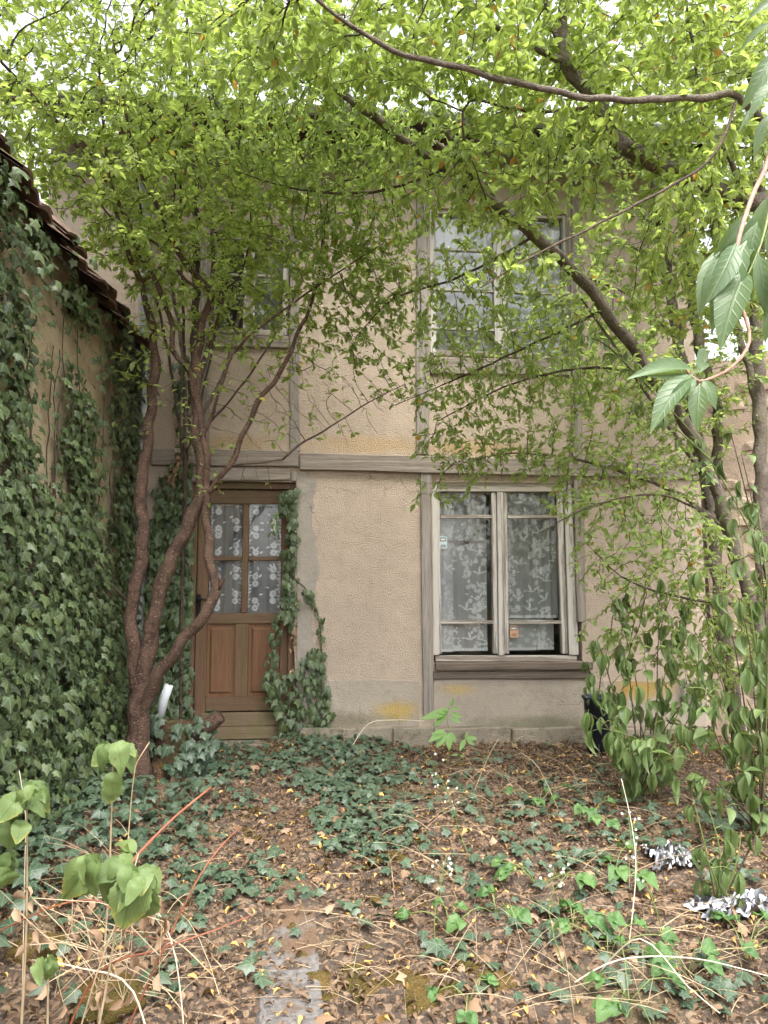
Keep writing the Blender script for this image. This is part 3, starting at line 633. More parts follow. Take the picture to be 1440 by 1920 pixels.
# ------------------------------------------------------------------ lace
class Lace:
    """a hanging sheet with folds; motifs lie on it"""
    def __init__(s, x0, x1, z0, z1, y, amp, folds, seed, shear=0.0):
        s.x0, s.x1, s.z0, s.z1, s.y, s.amp, s.folds, s.sh = x0, x1, z0, z1, y, amp, folds, shear
        r = random.Random(seed); s.ph = r.uniform(0, 6); s.r = r
    def P(s, u, v, off=0.0):
        w = s.amp * (math.sin(6.283 * s.folds * u + s.ph) + 0.4 * math.sin(6.283 * s.folds * 2.3 * u + 1.7 * s.ph)) * (0.7 + 0.3 * v)
        return (s.x0 + (s.x1 - s.x0) * (u + s.sh * (1 - v)), s.y + w + off, s.z0 + (s.z1 - s.z0) * v)
    def sheet(s, b, nu=40, nv=14):
        vs = [s.P(i / nu, j / nv) for j in range(nv + 1) for i in range(nu + 1)]
        b.add(vs, [(j * (nu + 1) + i, j * (nu + 1) + i + 1, (j + 1) * (nu + 1) + i + 1, (j + 1) * (nu + 1) + i) for j in range(nv) for i in range(nu)])
    def motif(s, b, x, z, pts, size, rot=0.0, mir=1, off=-0.004):
        """pts outline in motif units, at metres x,z from the sheet's lower left"""
        W, H = s.x1 - s.x0, s.z1 - s.z0; c, q = math.cos(rot), math.sin(rot); vs = []
        for a, d in pts:
            a *= mir; u = (x + (a * c - d * q) * size) / W; v = (z + (a * q + d * c) * size) / H
            vs.append(s.P(min(max(u, 0), 1), min(max(v, 0), 1), off))
        if len({(round(p[0], 4), round(p[2], 4)) for p in vs}) > 3: b.add(vs, [tuple(range(len(vs)))])
    def flower(s, b, x, z, size, n=6):
        r0 = s.r.uniform(0, 6)
        for k in range(n):
            w = r0 + 6.283 * k / n
            s.motif(b, x + math.cos(w) * size * .62, z + math.sin(w) * size * .62, [(-.42, 0), (-.2, -.24), (.2, -.28), (.40, 0), (.2, .28), (-.2, .24)], size, w)
        s.motif(b, x, z, [(math.cos(a) * .16, math.sin(a) * .16) for a in (0, 1.05, 2.1, 3.14, 4.2, 5.24)], size)
    def leaf(s, b, x, z, size, rot): s.motif(b, x, z, [(0, 0), (.3, -.2), (.7, -.18), (1, 0), (.7, .2), (.3, .22)], size, rot)
    def bird(s, b, x, z, size, rot, mir):
        s.motif(b, x, z, [(-1.0, -.35), (-.55, -.14), (-.1, -.22), (.35, -.12), (.62, .05), (.42, .16), (.1, .12), (-.3, .04), (-.6, .0), (-1.05, -.1)], size, rot, mir)
        s.motif(b, x, z, [(.22, .10), (-.05, .12), (-.30, .48), (-.52, .98), (-.10, .82), (.14, .48)], size, rot, mir, -.006)
        s.motif(b, x, z, [(.30, .10), (.48, .12), (.86, .42), (1.16, .80), (.70, .70), (.42, .42)], size, rot, mir, -.006)
def curtain(name, label, L, net, density, birds, group=None, top=True, flower_size=.021):
    c = ((L.x0 + L.x1) / 2, L.y, L.z0); t = thing(name, c, label, 'curtain', group)
    b = MB(); L.sheet(b); b.build('net', net, t, True)
    b = MB(); W, H = L.x1 - L.x0, L.z1 - L.z0; r = L.r; done = []
    for k in range(birds):
        for _ in range(40):
            x, z = r.uniform(.06, W - .05), r.uniform(.06, H - .06)
            if all(math.hypot(x - a, z - d) > .11 for a, d in done): break
        done.append((x, z)); L.bird(b, x, z, .058, r.uniform(-.7, .5), r.choice((-1, 1)))
    n = int(W * H * density)
    for k in range(n):
        x, z = r.uniform(.01, W - .01), r.uniform(.01, H - .01)
        if any(math.hypot(x - a, z - d) < .075 for a, d in done): continue
        if math.sin(x * 21 + 1.5) + .6 * math.sin(z * 7 + x * 9) < -.45: continue
        if r.random() < .55: L.flower(b, x, z, flower_size * r.uniform(.75, 1.15))
        else:
            for q in range(3): L.leaf(b, x + r.uniform(-.02, .02), z + r.uniform(-.02, .02), .032, r.uniform(0, 6.28))
    for q in range(int(W / .025)):
        L.motif(b, q * .025 + .012, .012, [(-.012, -.012), (.012, -.012), (.012, .008), (0, .016), (-.012, .008)], 1.0)
    if b.v: b.build('lace_pattern', M['lace'], t)
    return t
def door_lace(name, label, x0, x1, z0, z1, seed):
    L = Lace(x0, x1, z0, z1, DY + .085, .010, 3.2, seed); t = thing(name, ((x0 + x1) / 2, L.y, z0), label, 'curtain')
    b = MB(); L.sheet(b); b.build('net', M['net_door'], t, True); b = MB(); W, H = x1 - x0, z1 - z0
    for z in np.arange(.05, H, .205):
        for x, o in ((.075, 0), (W - .075, .06)):
            L.flower(b, x, z + o, .030, 8); L.flower(b, x, z + o + .062, .030, 8)
            for q in range(4): L.leaf(b, x + (-.03 if o else .03) * (1 if q % 2 else -.4), z + o + .02 + .03 * q, .04, L.r.uniform(0, 6.28))
        for x in (.018, W - .02):
            for q in range(7): L.leaf(b, x, z + .03 * q, .034, L.r.uniform(0.4, 2.7)); L.flower(b, x, z + .03 * q + .015, .012, 5)
    for q in range(int(W / .02)): L.motif(b, q * .02 + .01, H - .02, [(-.009, -.01), (0, -.016), (.009, -.01), (.009, .008), (-.009, .008)], 1.0)
    b.build('lace_pattern', M['lace'], t)
door_lace('lace_curtain', 'flowered net curtain behind the left panes of the brown door', dx(386), dx(455), dz(1152), dz(940), 3)
door_lace('lace_curtain', 'flowered net curtain behind the right panes of the brown door', dx(459), dx(527), dz(1152), dz(940), 5)

# ------------------------------------------------------------------ the windows
WY = FY + 0.035
def wx(px, py=1080): return float(at(px, py, WY)[0])
def wz(py, px=940): return float(at(px, py, WY)[2])
win = bpy.data.objects.new('window', None); link(win); win.parent = house; win.location = Vector((wx(940), WY, wz(1242))) - house.location
def wquad(name, mat, pts, f, k, bev=0.004, par=win):
    MB().prism([(float(at(a, c, WY)[0]), float(at(a, c, WY)[2])) for a, c in pts], WY + f, WY + k).build(name, mat, par, bevel=bev)
# jambs, stiles, meeting stiles (the frame leans a little, as old ones do)
wquad('jamb', M['paint_z'], [(812, 1228), (823, 1228), (820, 908), (809, 908)], -0.02, 0.12)
wquad('jamb', M['paint_z'], [(1066, 1228), (1084, 1228), (1070, 908), (1056, 908)], -0.02, 0.12)
wquad('head', M['paint_x'], [(812, 922), (1072, 922), (1072, 904), (812, 904)], -0.012, 0.10)
wquad('stile', M['paint_z'], [(823.5, 1226), (828, 1226), (824, 923), (820.5, 923)], 0.0, 0.06, 0.002)
wquad('stile', M['paint_z'], [(926, 1226), (934, 1226), (930, 923), (921, 923)], 0.0, 0.06)
wquad('cover_strip', M['paint_z'], [(934.5, 1229), (946, 1229), (942, 923), (931, 923)], -0.022, 0.05)
wquad('stile', M['paint_z'], [(946.5, 1226), (955, 1226), (950, 923), (942.5, 923)], 0.0, 0.06)
wquad('stile', M['paint_z'], [(1055, 1226), (1065.5, 1226), (1055.5, 923), (1043, 923)], 0.0, 0.06)
for c in (968, 1166):
    wquad('glazing_bar', M['paint_x'], [(826, c + 3.5), (925.5, c + 3.5), (925.5, c - 2.5), (826, c - 2.5)], 0.006, 0.04, 0.002)
    wquad('glazing_bar', M['paint_x'], [(952, c + 3.5), (1052, c + 3.5), (1052, c - 2.5), (952, c - 2.5)], 0.006, 0.04, 0.002)
wquad('glazing_bar', M['paint_x'], [(840, 1017), (924, 1017), (924, 1013), (840, 1013)], 0.062, 0.075, 0.001)
wquad('bottom_rail', M['paint_x'], [(816, 1240), (1082, 1240), (1082, 1229.5), (816, 1229.5)], -0.005, 0.08)
timber('window_sill', M['sill'], [(815, 1256), (1108, 1254), (1108, 1241), (815, 1242)], 0.055)
timber('sill_beam', M['sill'], [(811, 1273), (1106, 1272), (1106, 1258), (811, 1259)], 0.030)
for a, c in ((826, 923), (953, 1054)):
    for t, u in ((924, 965), (972, 1163), (1170, 1226)):
        MB().add([(wx(a), WY + .03, wz(u)), (wx(c), WY + .03, wz(u)), (wx(c), WY + .03, wz(t)), (wx(a), WY + .03, wz(t))], [(0, 1, 2, 3)]).build('pane', M['glass'], win)
def sticker(name, label, px, py, w, h, mat):
    x0, x1, z0, z1 = wx(px), wx(px + w), wz(py + h), wz(py)
    t = thing(name, ((x0 + x1) / 2, WY + .02, z0), label, 'sticker'); y = WY + .026
    MB().box(x0, x1, y, y + .002, z0, z1).build('label', mat, t)
    W, H = x1 - x0, z1 - z0
    MB().box(x0 + W * .12, x1 - W * .12, y - .0008, y - .0002, z1 - H * .40, z1 - H * .10).build('black_box', M['ink'], t)
    b = MB()
    for k in range(4): b.box(x0 + W * (.20 + .155 * k), x0 + W * (.31 + .155 * k), y - .0016, y - .0010, z1 - H * .33, z1 - H * .17)
    b.build('print', M['petal'], t)
    b = MB(); b.box(x0 + W * .2, x1 - W * .2, y - .0008, y - .0002, z1 - H * .74, z1 - H * .68); b.box(x0 + W * .14, x1 - W * .14, y - .0008, y - .0002, z1 - H * .88, z1 - H * .82); b.build('text_line', M['ink'], t)
sticker('alarm_sticker', 'pale blue sticker on the left casement of the lower window', 825, 1006, 15, 23, M['sticker_blue'])
sticker('alarm_sticker', 'faded orange sticker low on the right casement of the lower window', 956, 1173, 15, 23, M['sticker_tan'])
L1 = Lace(wx(831), wx(917), wz(1222), wz(915), WY + .10, .014, 2.5, 21); curtain('lace_curtain', 'bird and flower lace curtain behind the left casement of the lower window', L1, M['net'], 900, 6)
L2 = Lace(wx(829), wx(853), wz(1223), wz(930), WY + .088, .004, 1.0, 23, 0.0); curtain('lace_curtain', 'doubled narrow lace strip hanging crooked behind the left casement', Lace(wx(829), wx(852), wz(1223), wz(930), WY + .085, .004, 1.0, 23, -0.0), M['net_white'], 500, 3)
L3 = Lace(wx(953), wx(1052), wz(1160), wz(915), WY + .10, .018, 4.0, 29); curtain('lace_curtain', 'bird patterned lace curtain behind the right casement of the lower window', L3, M['net'], 900, 9)
L4 = Lace(wx(957), wx(1012), wz(1222), wz(1158), WY + .12, .004, 1.0, 31); curtain('lace_curtain', 'dense white lace hem low behind the right casement', L4, M['net_white'], 300, 1)
L5 = Lace(wx(1014), wx(1046), wz(1222), wz(1156), WY + .15, .006, 2.0, 33); curtain('lace_curtain', 'bunched white lace at the lower right corner of the window', L5, M['net_white'], 700, 0)
# upper right window
def upper_window(pts, bars, labels, seed):
    (a, c, t, u) = pts
    w = bpy.data.objects.new('window', None); link(w); w.parent = house; w.location = Vector((wx((a + c) / 2, (t + u) / 2), WY, wz(u))) - house.location
    Y = (t + u) / 2; q = lambda p: wx(p, Y); m = (a + c) / 2; zz = lambda p: wz(p, m)
    bx = lambda name, mat, p0, p1, r0, r1, f, k: MB().box(q(p0), q(p1), WY + f, WY + k, zz(r1), zz(r0)).build(name, mat, w, bevel=0.003)
    bx('jamb', M['paint_z'], a, a + 11, t, u, -0.01, 0.1); bx('jamb', M['paint_z'], c - 11, c, t, u, -0.01, 0.1); bx('head', M['paint_x'], a + 11.2, c - 11.2, t, t + 10, -0.01, 0.1); bx('bottom_rail', M['paint_x'], a + 11.2, c - 11.2, u - 10, u, -0.01, 0.1)
    bx('meeting_stile', M['paint_z'], m - 11, m + 11, t + 10.3, u - 10.3, -0.006, 0.06)
    for p0, p1 in ((a + 11.3, m - 11.3), (m + 11.3, c - 11.3)):
        for r in bars: bx('glazing_bar', M['paint_x'], p0, p1, r - 2.5, r + 2.5, 0.01, 0.04)
        ed = [t + 10.3] + list(bars) + [u - 10.3]
        for r0, r1 in zip(ed, ed[1:]):
            if seed == 51 and p0 < m - 30 and r0 == ed[0]: continue
            MB().add([(q(p0), WY + .03, zz(r1 - 2.6)), (q(p1), WY + .03, zz(r1 - 2.6)), (q(p1), WY + .03, zz(r0 + 2.6)), (q(p0), WY + .03, zz(r0 + 2.6))], [(0, 1, 2, 3)]).build('pane', M['glass'], w)
    for i, lb in enumerate(labels):
        if lb:
            p0, p1 = ((a + 11, m - 8), (m + 8, c - 11))[i]
            curtain('net_curtain', lb, Lace(q(p0), q(p1), zz(u - 12), zz(t + 8), WY + .10, .012, 4.0, seed + i), M['net_white'], 60, 0, flower_size=.016)
upper_window((806, 1068, 396, 670), (470, 545, 618), ('plain net curtain on the left side of the upper right window', 'plain net curtain on the right side of the upper right window'), 41)
upper_window((395, 541, 440, 628), (515,), (None, 'greyed net curtain in the upper left window with the missing pane'), 51)

# ================================================================== LEFT OUTBUILDING
LX = -1.58; EZ = 3.10
shed = thing('outbuilding', (LX, 3.5, 0), 'low ochre outbuilding with a clay tile roof along the left side', 'building')
def side_wall():
    b = MB(); ys = np.arange(-1.6, 5.99, 0.12); zs = np.linspace(-0.6, EZ + 0.16, 34); vs = []; fs = []
    for z in zs:
        for y in ys:
            d = 0.035 * mnoise.noise((y * 1.7, z * 1.7, 3.1)) + 0.016 * mnoise.noise((y * 6, z * 6, 8.0)); vs.append((LX + d, y, z))
    n = len(ys)
    for j in range(len(zs) - 1):
        for i in range(n - 1): fs.append((j * n + i + 1, j * n + i, (j + 1) * n + i, (j + 1) * n + i + 1))
    b.add(vs, fs); b.build('wall', M['side_plaster'], shed, True)
    b = MB(); b.box(LX - 3.2, LX - 0.06, -1.8, -1.6, -0.6, EZ + 0.1); b.box(LX - 3.4, LX - 3.2, -1.8, 5.98, -0.6, EZ + 0.1); b.box(LX - 0.3, LX - 0.06, -1.6, 5.98, -0.6, EZ + 0.1); b.build('back_wall', M['side_plaster'], shed)
side_wall()
sl_ = math.tan(rad(38))
b = MB(); b.add([(LX + 0.12, -1.9, EZ + 0.06), (LX + 0.12, 5.97, EZ + 0.06), (LX - 1.7, 5.97, EZ + 0.06 + 1.82 * sl_), (LX - 1.7, -1.9, EZ + 0.06 + 1.82 * sl_), (LX - 3.5, 5.97, EZ + .06), (LX - 3.5, -1.9, EZ + .06)], [(0, 1, 2, 3), (3, 2, 4, 5)]).build('roof', M['dark_wood'], shed)
tile_me = None
for row in range(4):
    k = 0
    y = -1.7 + (row % 2) * 0.08
    while y < 5.85:
        w = 0.165; o = 0.19 - row * 0.13
        if tile_me is None:
            b = MB(); n = 5; vs = []
            for sx in (0.0, -0.34):
                for zz_ in (0.0, 0.016):
                    for i in range(n + 1):
                        t = i / n; vs.append((sx, (t - .5) * 0.16, zz_ + 0.022 * math.cos((t - .5) * math.pi)))
            m_ = n + 1; fs = []
            for i in range(n): fs += [(i, i + 1, m_ + i + 1, m_ + i), (i, 2 * m_ + i, 2 * m_ + i + 1, i + 1), (m_ + i, m_ + i + 1, 3 * m_ + i + 1, 3 * m_ + i), (2 * m_ + i, 3 * m_ + i, 3 * m_ + i + 1, 2 * m_ + i + 1)]
            b.add(vs, fs); tile_me = b.mesh('roof_tile', M['tile'])
        o_ = bpy.data.objects.new('roof_tile', tile_me); link(o_); o_.parent = shed
        o_.location = Vector((LX + o + rj(.035), y, EZ + 0.045 + row * 0.125 + rj(.012))) - shed.location
        o_.rotation_euler = (rj(.09), rad(34) + rj(.11), rj(.12))
        y += (w if random.random() < .9 else w * 1.6) + rj(.012)

# ================================================================== RIGHT STONE WALL
def right_wall():
    x0 = HX1 + 0.02
    t = thing('stone_wall', (x0 + 1, FY - 0.2, 0), 'rough patched stone wall at the right end of the house', 'wall')
    b = MB(); xs = np.linspace(0, 3.4, 34); zs = np.linspace(-0.5, 3.3, 30); vs = []; fs = []
    for z in zs:
        for u in xs:
            d = 0.05 * mnoise.noise((u * 3, z * 3, 1.0)) + 0.02 * mnoise.noise((u * 9, z * 9, 5.0)); vs.append((x0 + u * 0.93, FY - 0.02 - u * 0.35 + d, z + (0.12 * mnoise.noise((u * 2, 0, 4)) if z > 3.2 else 0)))
    n = len(xs)
    for j in range(len(zs) - 1):
        for i in range(n - 1): fs.append((j * n + i, j * n + i + 1, (j + 1) * n + i + 1, (j + 1) * n + i))
    b.add(vs, fs); b.build('wall_face', M['side_stone'], t, True)
    # stones that stand proud of the worn mortar
    r = random.Random(5); me_s = []
    for k in range(6):
        bm = bmesh.new(); bmesh.ops.create_icosphere(bm, subdivisions=1, radius=1)
        for v in bm.verts: v.co = Vector((max(-.8, min(.8, v.co.x)), max(-.7, min(.7, v.co.y)), max(-.75, min(.75, v.co.z)))) * r.uniform(.85, 1.1)
        me = bpy.data.meshes.new('stone'); bm.to_mesh(me); bm.free(); me.materials.append(M['side_stone']); me_s.append(me)
    z = -0.1
    while z < 3.1:
        u = r.uniform(0, .12); hgt = r.uniform(.11, .19)
        while u < 3.2:
            w = r.uniform(.16, .36)
            if r.random() < .72:
                o = bpy.data.objects.new('stone', r.choice(me_s)); link(o); o.parent = t
                o.location = Vector((x0 + (u + w / 2) * .93, FY - 0.02 - (u + w / 2) * .35, z + hgt / 2)) - t.location
                o.scale = (w / 2 * 1.12, .045, hgt / 2 * 1.1); o.rotation_euler = (r.uniform(-.05, .05), r.uniform(-.06, .06), -0.36)
            u += w + .02
        z += hgt + .02
    MB().box(x0 - .01, x0 + 3.2, FY + .05, FY + .3, -.5, 3.2).build('wall_core', M['side_stone'], t)
right_wall()

# ================================================================== TREES
def resample(pts, step):
    """smooth polyline of (point, radius) through control points, Catmull-Rom"""
    P = np.array([p[:4] for p in pts], float); out = []
    for i in range(len(P) - 1):
        p0, p1, p2, p3 = P[max(i - 1, 0)], P[i], P[i + 1], P[min(i + 2, len(P) - 1)]
        k = max(1, int(np.linalg.norm(p2[:3] - p1[:3]) / step))
        for q in range(k):
            t = q / k; out.append(0.5 * ((2 * p1) + (-p0 + p2) * t + (2 * p0 - 5 * p1 + 4 * p2 - p3) * t * t + (-p0 + 3 * p1 - 3 * p2 + p3) * t ** 3))
    out.append(P[-1]); A = np.array(out); A[:, 3] = np.maximum(A[:, 3], 0.002); return A
def pxl(*pts):
    """limb from (px, py, depth y, radius m)"""
    return [(*at(a, c, y), r) for a, c, y, r in pts]
def ell(px, py, Y, rx, ry, rd, n):
    """points in an ellipsoid; rx, ry given as photo pixels at that depth, rd in metres"""
    c = at(px, py, Y); s = Y / FPX; v = unit(n) * rng.random((n, 1)) ** 0.42
    return c + v * np.array([rx * s, rd, ry * s])
def free(A):
    roofz = EZ + 0.32 + np.maximum(0, LX + .2 - A[:, 0]) * 0.8
    ok = (A[:, 1] < 5.72) & ((A[:, 0] > LX + 0.30) | (A[:, 2] > roofz) | ((A[:, 0] > LX + .14) & (A[:, 2] < EZ - .25))) & (A[:, 2] > gz(A[:, 0], A[:, 1]) + 0.1)
    ok &= ~((A[:, 1] > FY - 0.85) & (A[:, 2] > ZE - 0.1)); ok |= A[:, 1] > 8
    return A[ok]
def grow(seed_pos, seed_par, A, step, kill, infl, iters, jit=0.25, grav=-0.05):
    pos = [np.array(p) for p in seed_pos]; par = list(seed_par); n0 = len(pos); kids = [0] * n0
    SP = np.array(pos); near = np.empty(len(A), int); nd = np.empty(len(A))
    for s in range(0, len(A), 400):
        d = np.linalg.norm(A[s:s + 400, None] - SP[None], axis=2); near[s:s + 400] = d.argmin(1); nd[s:s + 400] = d.min(1)
    alive = np.ones(len(A), bool)
    for it in range(iters):
        act = alive & (nd < infl) & (nd > kill)
        if not act.any(): break
        idx = near[act]; dirs = A[act] - np.array([pos[i] for i in idx]); dirs /= np.linalg.norm(dirs, axis=1, keepdims=True)
        acc = {}
        for i, dv in zip(idx, dirs): acc[i] = acc.get(i, 0) + dv
        new = []
        for i, v in acc.items():
            if kids[i] >= 4: continue
            v = v / (np.linalg.norm(v) + 1e-6) + rng.normal(size=3) * jit + np.array([0, 0, grav])
            if par[i] >= 0 and i >= n0:
                t = pos[i] - pos[par[i]]; v = v + 0.6 * t / (np.linalg.norm(t) + 1e-6)
            v /= np.linalg.norm(v) + 1e-6; pos.append(np.round(pos[i] + v * step, 5)); par.append(i); kids.append(0); kids[i] += 1; new.append(len(pos) - 1)
        if not new: break
        NP = np.array([pos[i] for i in new]); al = np.nonzero(alive)[0]
        for s in range(0, len(al), 600):
            a = al[s:s + 600]; d = np.linalg.norm(A[a][:, None] - NP[None], axis=2); j = d.argmin(1); dm = d.min(1); bt = dm < nd[a]
            nd[a[bt]] = dm[bt]; near[a[bt]] = np.array(new)[j[bt]]
        alive &= ~(nd < kill)
    return np.array(pos), np.array(par), n0
def make_tree(name, label, base, limbs, clouds, bark, twig, leaf, tmpls, leaf_size, per=3.0, step=0.055, kill=0.075, infl=1.0, iters=46, sides=9, group=None, n_single=300, thick=0.0045, grav=-0.05, dens=1.0, hang=0.25, bare=None):
    t = thing(name, base, label, 'tree', group); rng = np.random.default_rng(len(label) * 31 + len(limbs)); globals()['rng'] = rng; sp = []; spar = []; srad = []
    for li, lb in enumerate(limbs):
        A = resample(lb, step); ro = MB()
        nj = [1 + 0.16 * mnoise.noise((p[0] * 7, p[1] * 7, p[2] * 7)) + 0.14 * max(0, mnoise.noise((p[0] * 17, p[1] * 17, p[2] * 17))) for p in A]
        for q in range(1, len(A) - 1): A[q, :3] += np.array([math.sin(23 * A[q, 2] + 5 * A[q, 0]) * .7, math.sin(19 * A[q, 0] + 17 * A[q, 2] + 1) * .7, math.sin(29 * A[q, 0] + 7 * A[q, 2] + 2) * .7]) * min(.45 * A[q, 3], .012)
        ro.tube(A[:, :3], A[:, 3] * nj, sides if A[0, 3] > 0.02 else 6); ro.build('trunk' if li == 0 else 'branch', bark if A[0, 3] > 0.012 else twig, t, True)
        for k in range(len(A)):
            sp.append(A[k, :3]); spar.append(len(sp) - 2 if k else -1); srad.append(A[k, 3])
    C_ = free(np.concatenate(clouds)); pos, par, n0 = grow(sp, spar, C_, step, kill, infl, iters, grav=grav)
    n = len(pos); tips = np.zeros(n); nk = np.zeros(n, int)
    for i in range(n0, n): nk[par[i]] += 1
    for i in range(n - 1, n0 - 1, -1):
        if nk[i] == 0: tips[i] = 1
        tips[par[i]] += tips[i]
    R = np.minimum(0.0016 * np.maximum(tips, 1) ** 0.46, 0.014); R[:n0] = srad
    kids = [[] for _ in range(n)]
    for i in range(n0, n): kids[par[i]].append(i)
    b = MB()
    def chain(i):
        pts = [pos[par[i]], pos[i]]; rr = [min(R[i], R[par[i]]), R[i]]; c = i; todo = []
        while kids[c]:
            ks = sorted(kids[c], key=lambda q: -tips[q]); todo += ks[1:]; c = ks[0]; pts.append(pos[c]); rr.append(R[c])
        b.tube(pts, rr, 3 if rr[0] < 0.006 else 5, False); return todo
    stack = [i for i in range(n0, n) if par[i] < n0]
    while stack: stack += chain(stack.pop())
    tag(b.build('twigs', twig, t, True), kind='stuff')
    thin = np.nonzero((np.arange(n) >= n0) & (R < thick) & (nk <= 1))[0]
    rep = rng.poisson(per * dens * (1.0 if bare is None else np.clip((pos[thin][:, 2] - bare[0]) / bare[1], bare[2], 1))); src = np.repeat(thin, rep); m = len(src)
    td = pos[src] - pos[par[src]]; td /= np.linalg.norm(td, axis=1, keepdims=True) + 1e-9
    P = pos[src] - td * step * rng.random((m, 1)); side = unit(m); side -= td * np.sum(side * td, 1, keepdims=True)
    D = td * 0.55 + side * 0.9 + np.array([0, 0, -hang]) + 0.2 * unit(m)
    Nn = np.array([0, 0, 1.0]) + 0.95 * unit(m); D[:, 2] *= 0.8
    S = leaf_size * np.clip(np.exp(0.28 * rng.normal(size=m)), .45, 1.6); put_leaves(t, tmpls, leaf, P + D / np.linalg.norm(D, axis=1, keepdims=True) * 0.006, D, Nn, S, rng.random(m), n_single, rest='crown')
    return t, pos, m

import time as _time
_t0 = _time.time()
# --- left plum tree, several stems from one foot
bL = on_ground(262, 1468)
yL = bL[1]
limbs = [
    pxl((262, 1490, yL, 0.0874), (260, 1440, yL, 0.0798), (258, 1390, yL, 0.0745), (262, 1330, yL, 0.0745), (262, 1280, yL, 0.0760)),
    pxl((258, 1290, yL, 0.0570), (250, 1210, yL, 0.0441), (245, 1140, yL, 0.0426), (258, 1085, yL, 0.0426), (268, 1010, yL, 0.0410), (263, 920, yL, 0.0395), (274, 850, yL + .02, 0.0380), (283, 760, yL + .03, 0.0350), (290, 690, yL, 0.0334), (284, 610, yL - .02, 0.0274), (262, 530, yL - .1, 0.0198), (230, 440, yL - .2, 0.0152), (205, 330, yL - .3, 0.0114), (190, 180, yL - .4, 0.0076), (180, 20, yL - .5, 0.0046)),
    pxl((266, 1290, yL, 0.0608), (283, 1190, yL - .02, 0.0502), (305, 1090, yL - .04, 0.0486), (345, 1000, yL - .06, 0.0471), (372, 945, yL - .07, 0.0456), (380, 895, yL - .07, 0.0410), (372, 830, yL - .06, 0.0380), (368, 750, yL - .05, 0.0365), (368, 690, yL - .05, 0.0350), (374, 640, yL - .06, 0.0274), (384, 590, yL - .07, 0.0228), (396, 550, yL - .08, 0.0213), (372, 520, yL - .1, 0.0198), (335, 475, yL - .14, 0.0182), (300, 400, yL - .2, 0.0152), (262, 320, yL - .26, 0.0129), (235, 210, yL - .34, 0.0099), (210, 60, yL - .42, 0.0061)),
    pxl((260, 1390, yL, 0.0300), (270, 1325, yL - .03, 0.0480), (300, 1262, yL - .10, 0.0400), (345, 1200, yL - .16, 0.0365), (385, 1150, yL - .2, 0.0350), (404, 1115, yL - .2, 0.0334), (396, 1060, yL - .17, 0.0319), (388, 990, yL - .13, 0.0289), (386, 930, yL - .1, 0.0274), (388, 870, yL - .09, 0.0243), (380, 810, yL - .08, 0.0228), (366, 745, yL - .08, 0.0213), (355, 700, yL - .1, 0.0198), (325, 655, yL - .13, 0.0182), (322, 610, yL - .15, 0.0182), (305, 555, yL - .2, 0.0175), (262, 470, yL - .3, 0.0167), (212, 360, yL - .42, 0.0144), (150, 280, yL - .55, 0.0129), (100, 220, yL - .65, 0.0114), (0, 115, yL - .85, 0.0084), (-60, 60, yL - .95, 0.0053)),
    pxl((384, 930, yL - .1, 0.0228), (410, 900, yL - .14, 0.0198), (440, 855, yL - .18, 0.0198), (462, 800, yL - .2, 0.0190), (492, 742, yL - .22, 0.0175), (530, 692, yL - .24, 0.0160), (558, 625, yL - .26, 0.0137), (582, 575, yL - .28, 0.0106), (600, 500, yL - .32, 0.0076), (604, 410, yL - .36, 0.0053), (590, 320, yL - .4, 0.0030)),
    pxl((530, 862, yL - .24, 0.0084), (560, 835, yL - .26, 0.0076), (620, 800, yL - .3, 0.0061), (690, 755, yL - .34, 0.0046), (760, 720, yL - .38, 0.0023)),
    pxl((374, 840, yL - .08, 0.0152), (400, 770, yL - .12, 0.0129), (440, 660, yL - .2, 0.0106), (520, 590, yL - .3, 0.0084), (620, 520, yL - .42, 0.0061), (720, 455, yL - .54, 0.0030)),
    pxl((396, 552, yL - .09, 0.0137), (350, 525, yL - .12, 0.0114), (290, 455, yL - .2, 0.0099), (225, 425, yL - .26, 0.0076), (150, 330, yL - .4, 0.0046)),
    pxl((370, 700, yL - .05, 0.0152), (392, 650, yL, 0.0114), (418, 560, yL + .03, 0.0091), (426, 500, yL + .05, 0.0076), (400, 430, yL + .04, 0.0061), (372, 330, yL, 0.0046), (350, 200, yL - .1, 0.0030)),
    pxl((396, 552, yL - .08, 0.0091), (440, 530, yL - .1, 0.0068), (462, 480, yL - .14, 0.0061), (470, 400, yL - .2, 0.0046), (450, 260, yL - .3, 0.0030)),
    pxl((262, 530, yL - .1, 0.0137), (300, 500, yL, 0.0114), (320, 420, yL + .08, 0.0091), (330, 300, yL + .1, 0.0061), (320, 150, yL + .1, 0.0038)),
    pxl((430, 872, yL - .17, 0.0076), (480, 868, yL - .24, 0.0068), (530, 862, yL - .24, 0.0084)),
    pxl((408, 1105, yL - .2, 0.0182), (414, 1092, yL - .21, 0.0137), (420, 1084, yL - .22, 0.0076)),
    pxl((238, 1125, yL + .02, 0.0099), (212, 1100, yL + .03, 0.0068), (180, 1060, yL + .05, 0.0046), (160, 1010, yL + .07, 0.0030), (152, 940, yL + .08, 0.0015)),
]
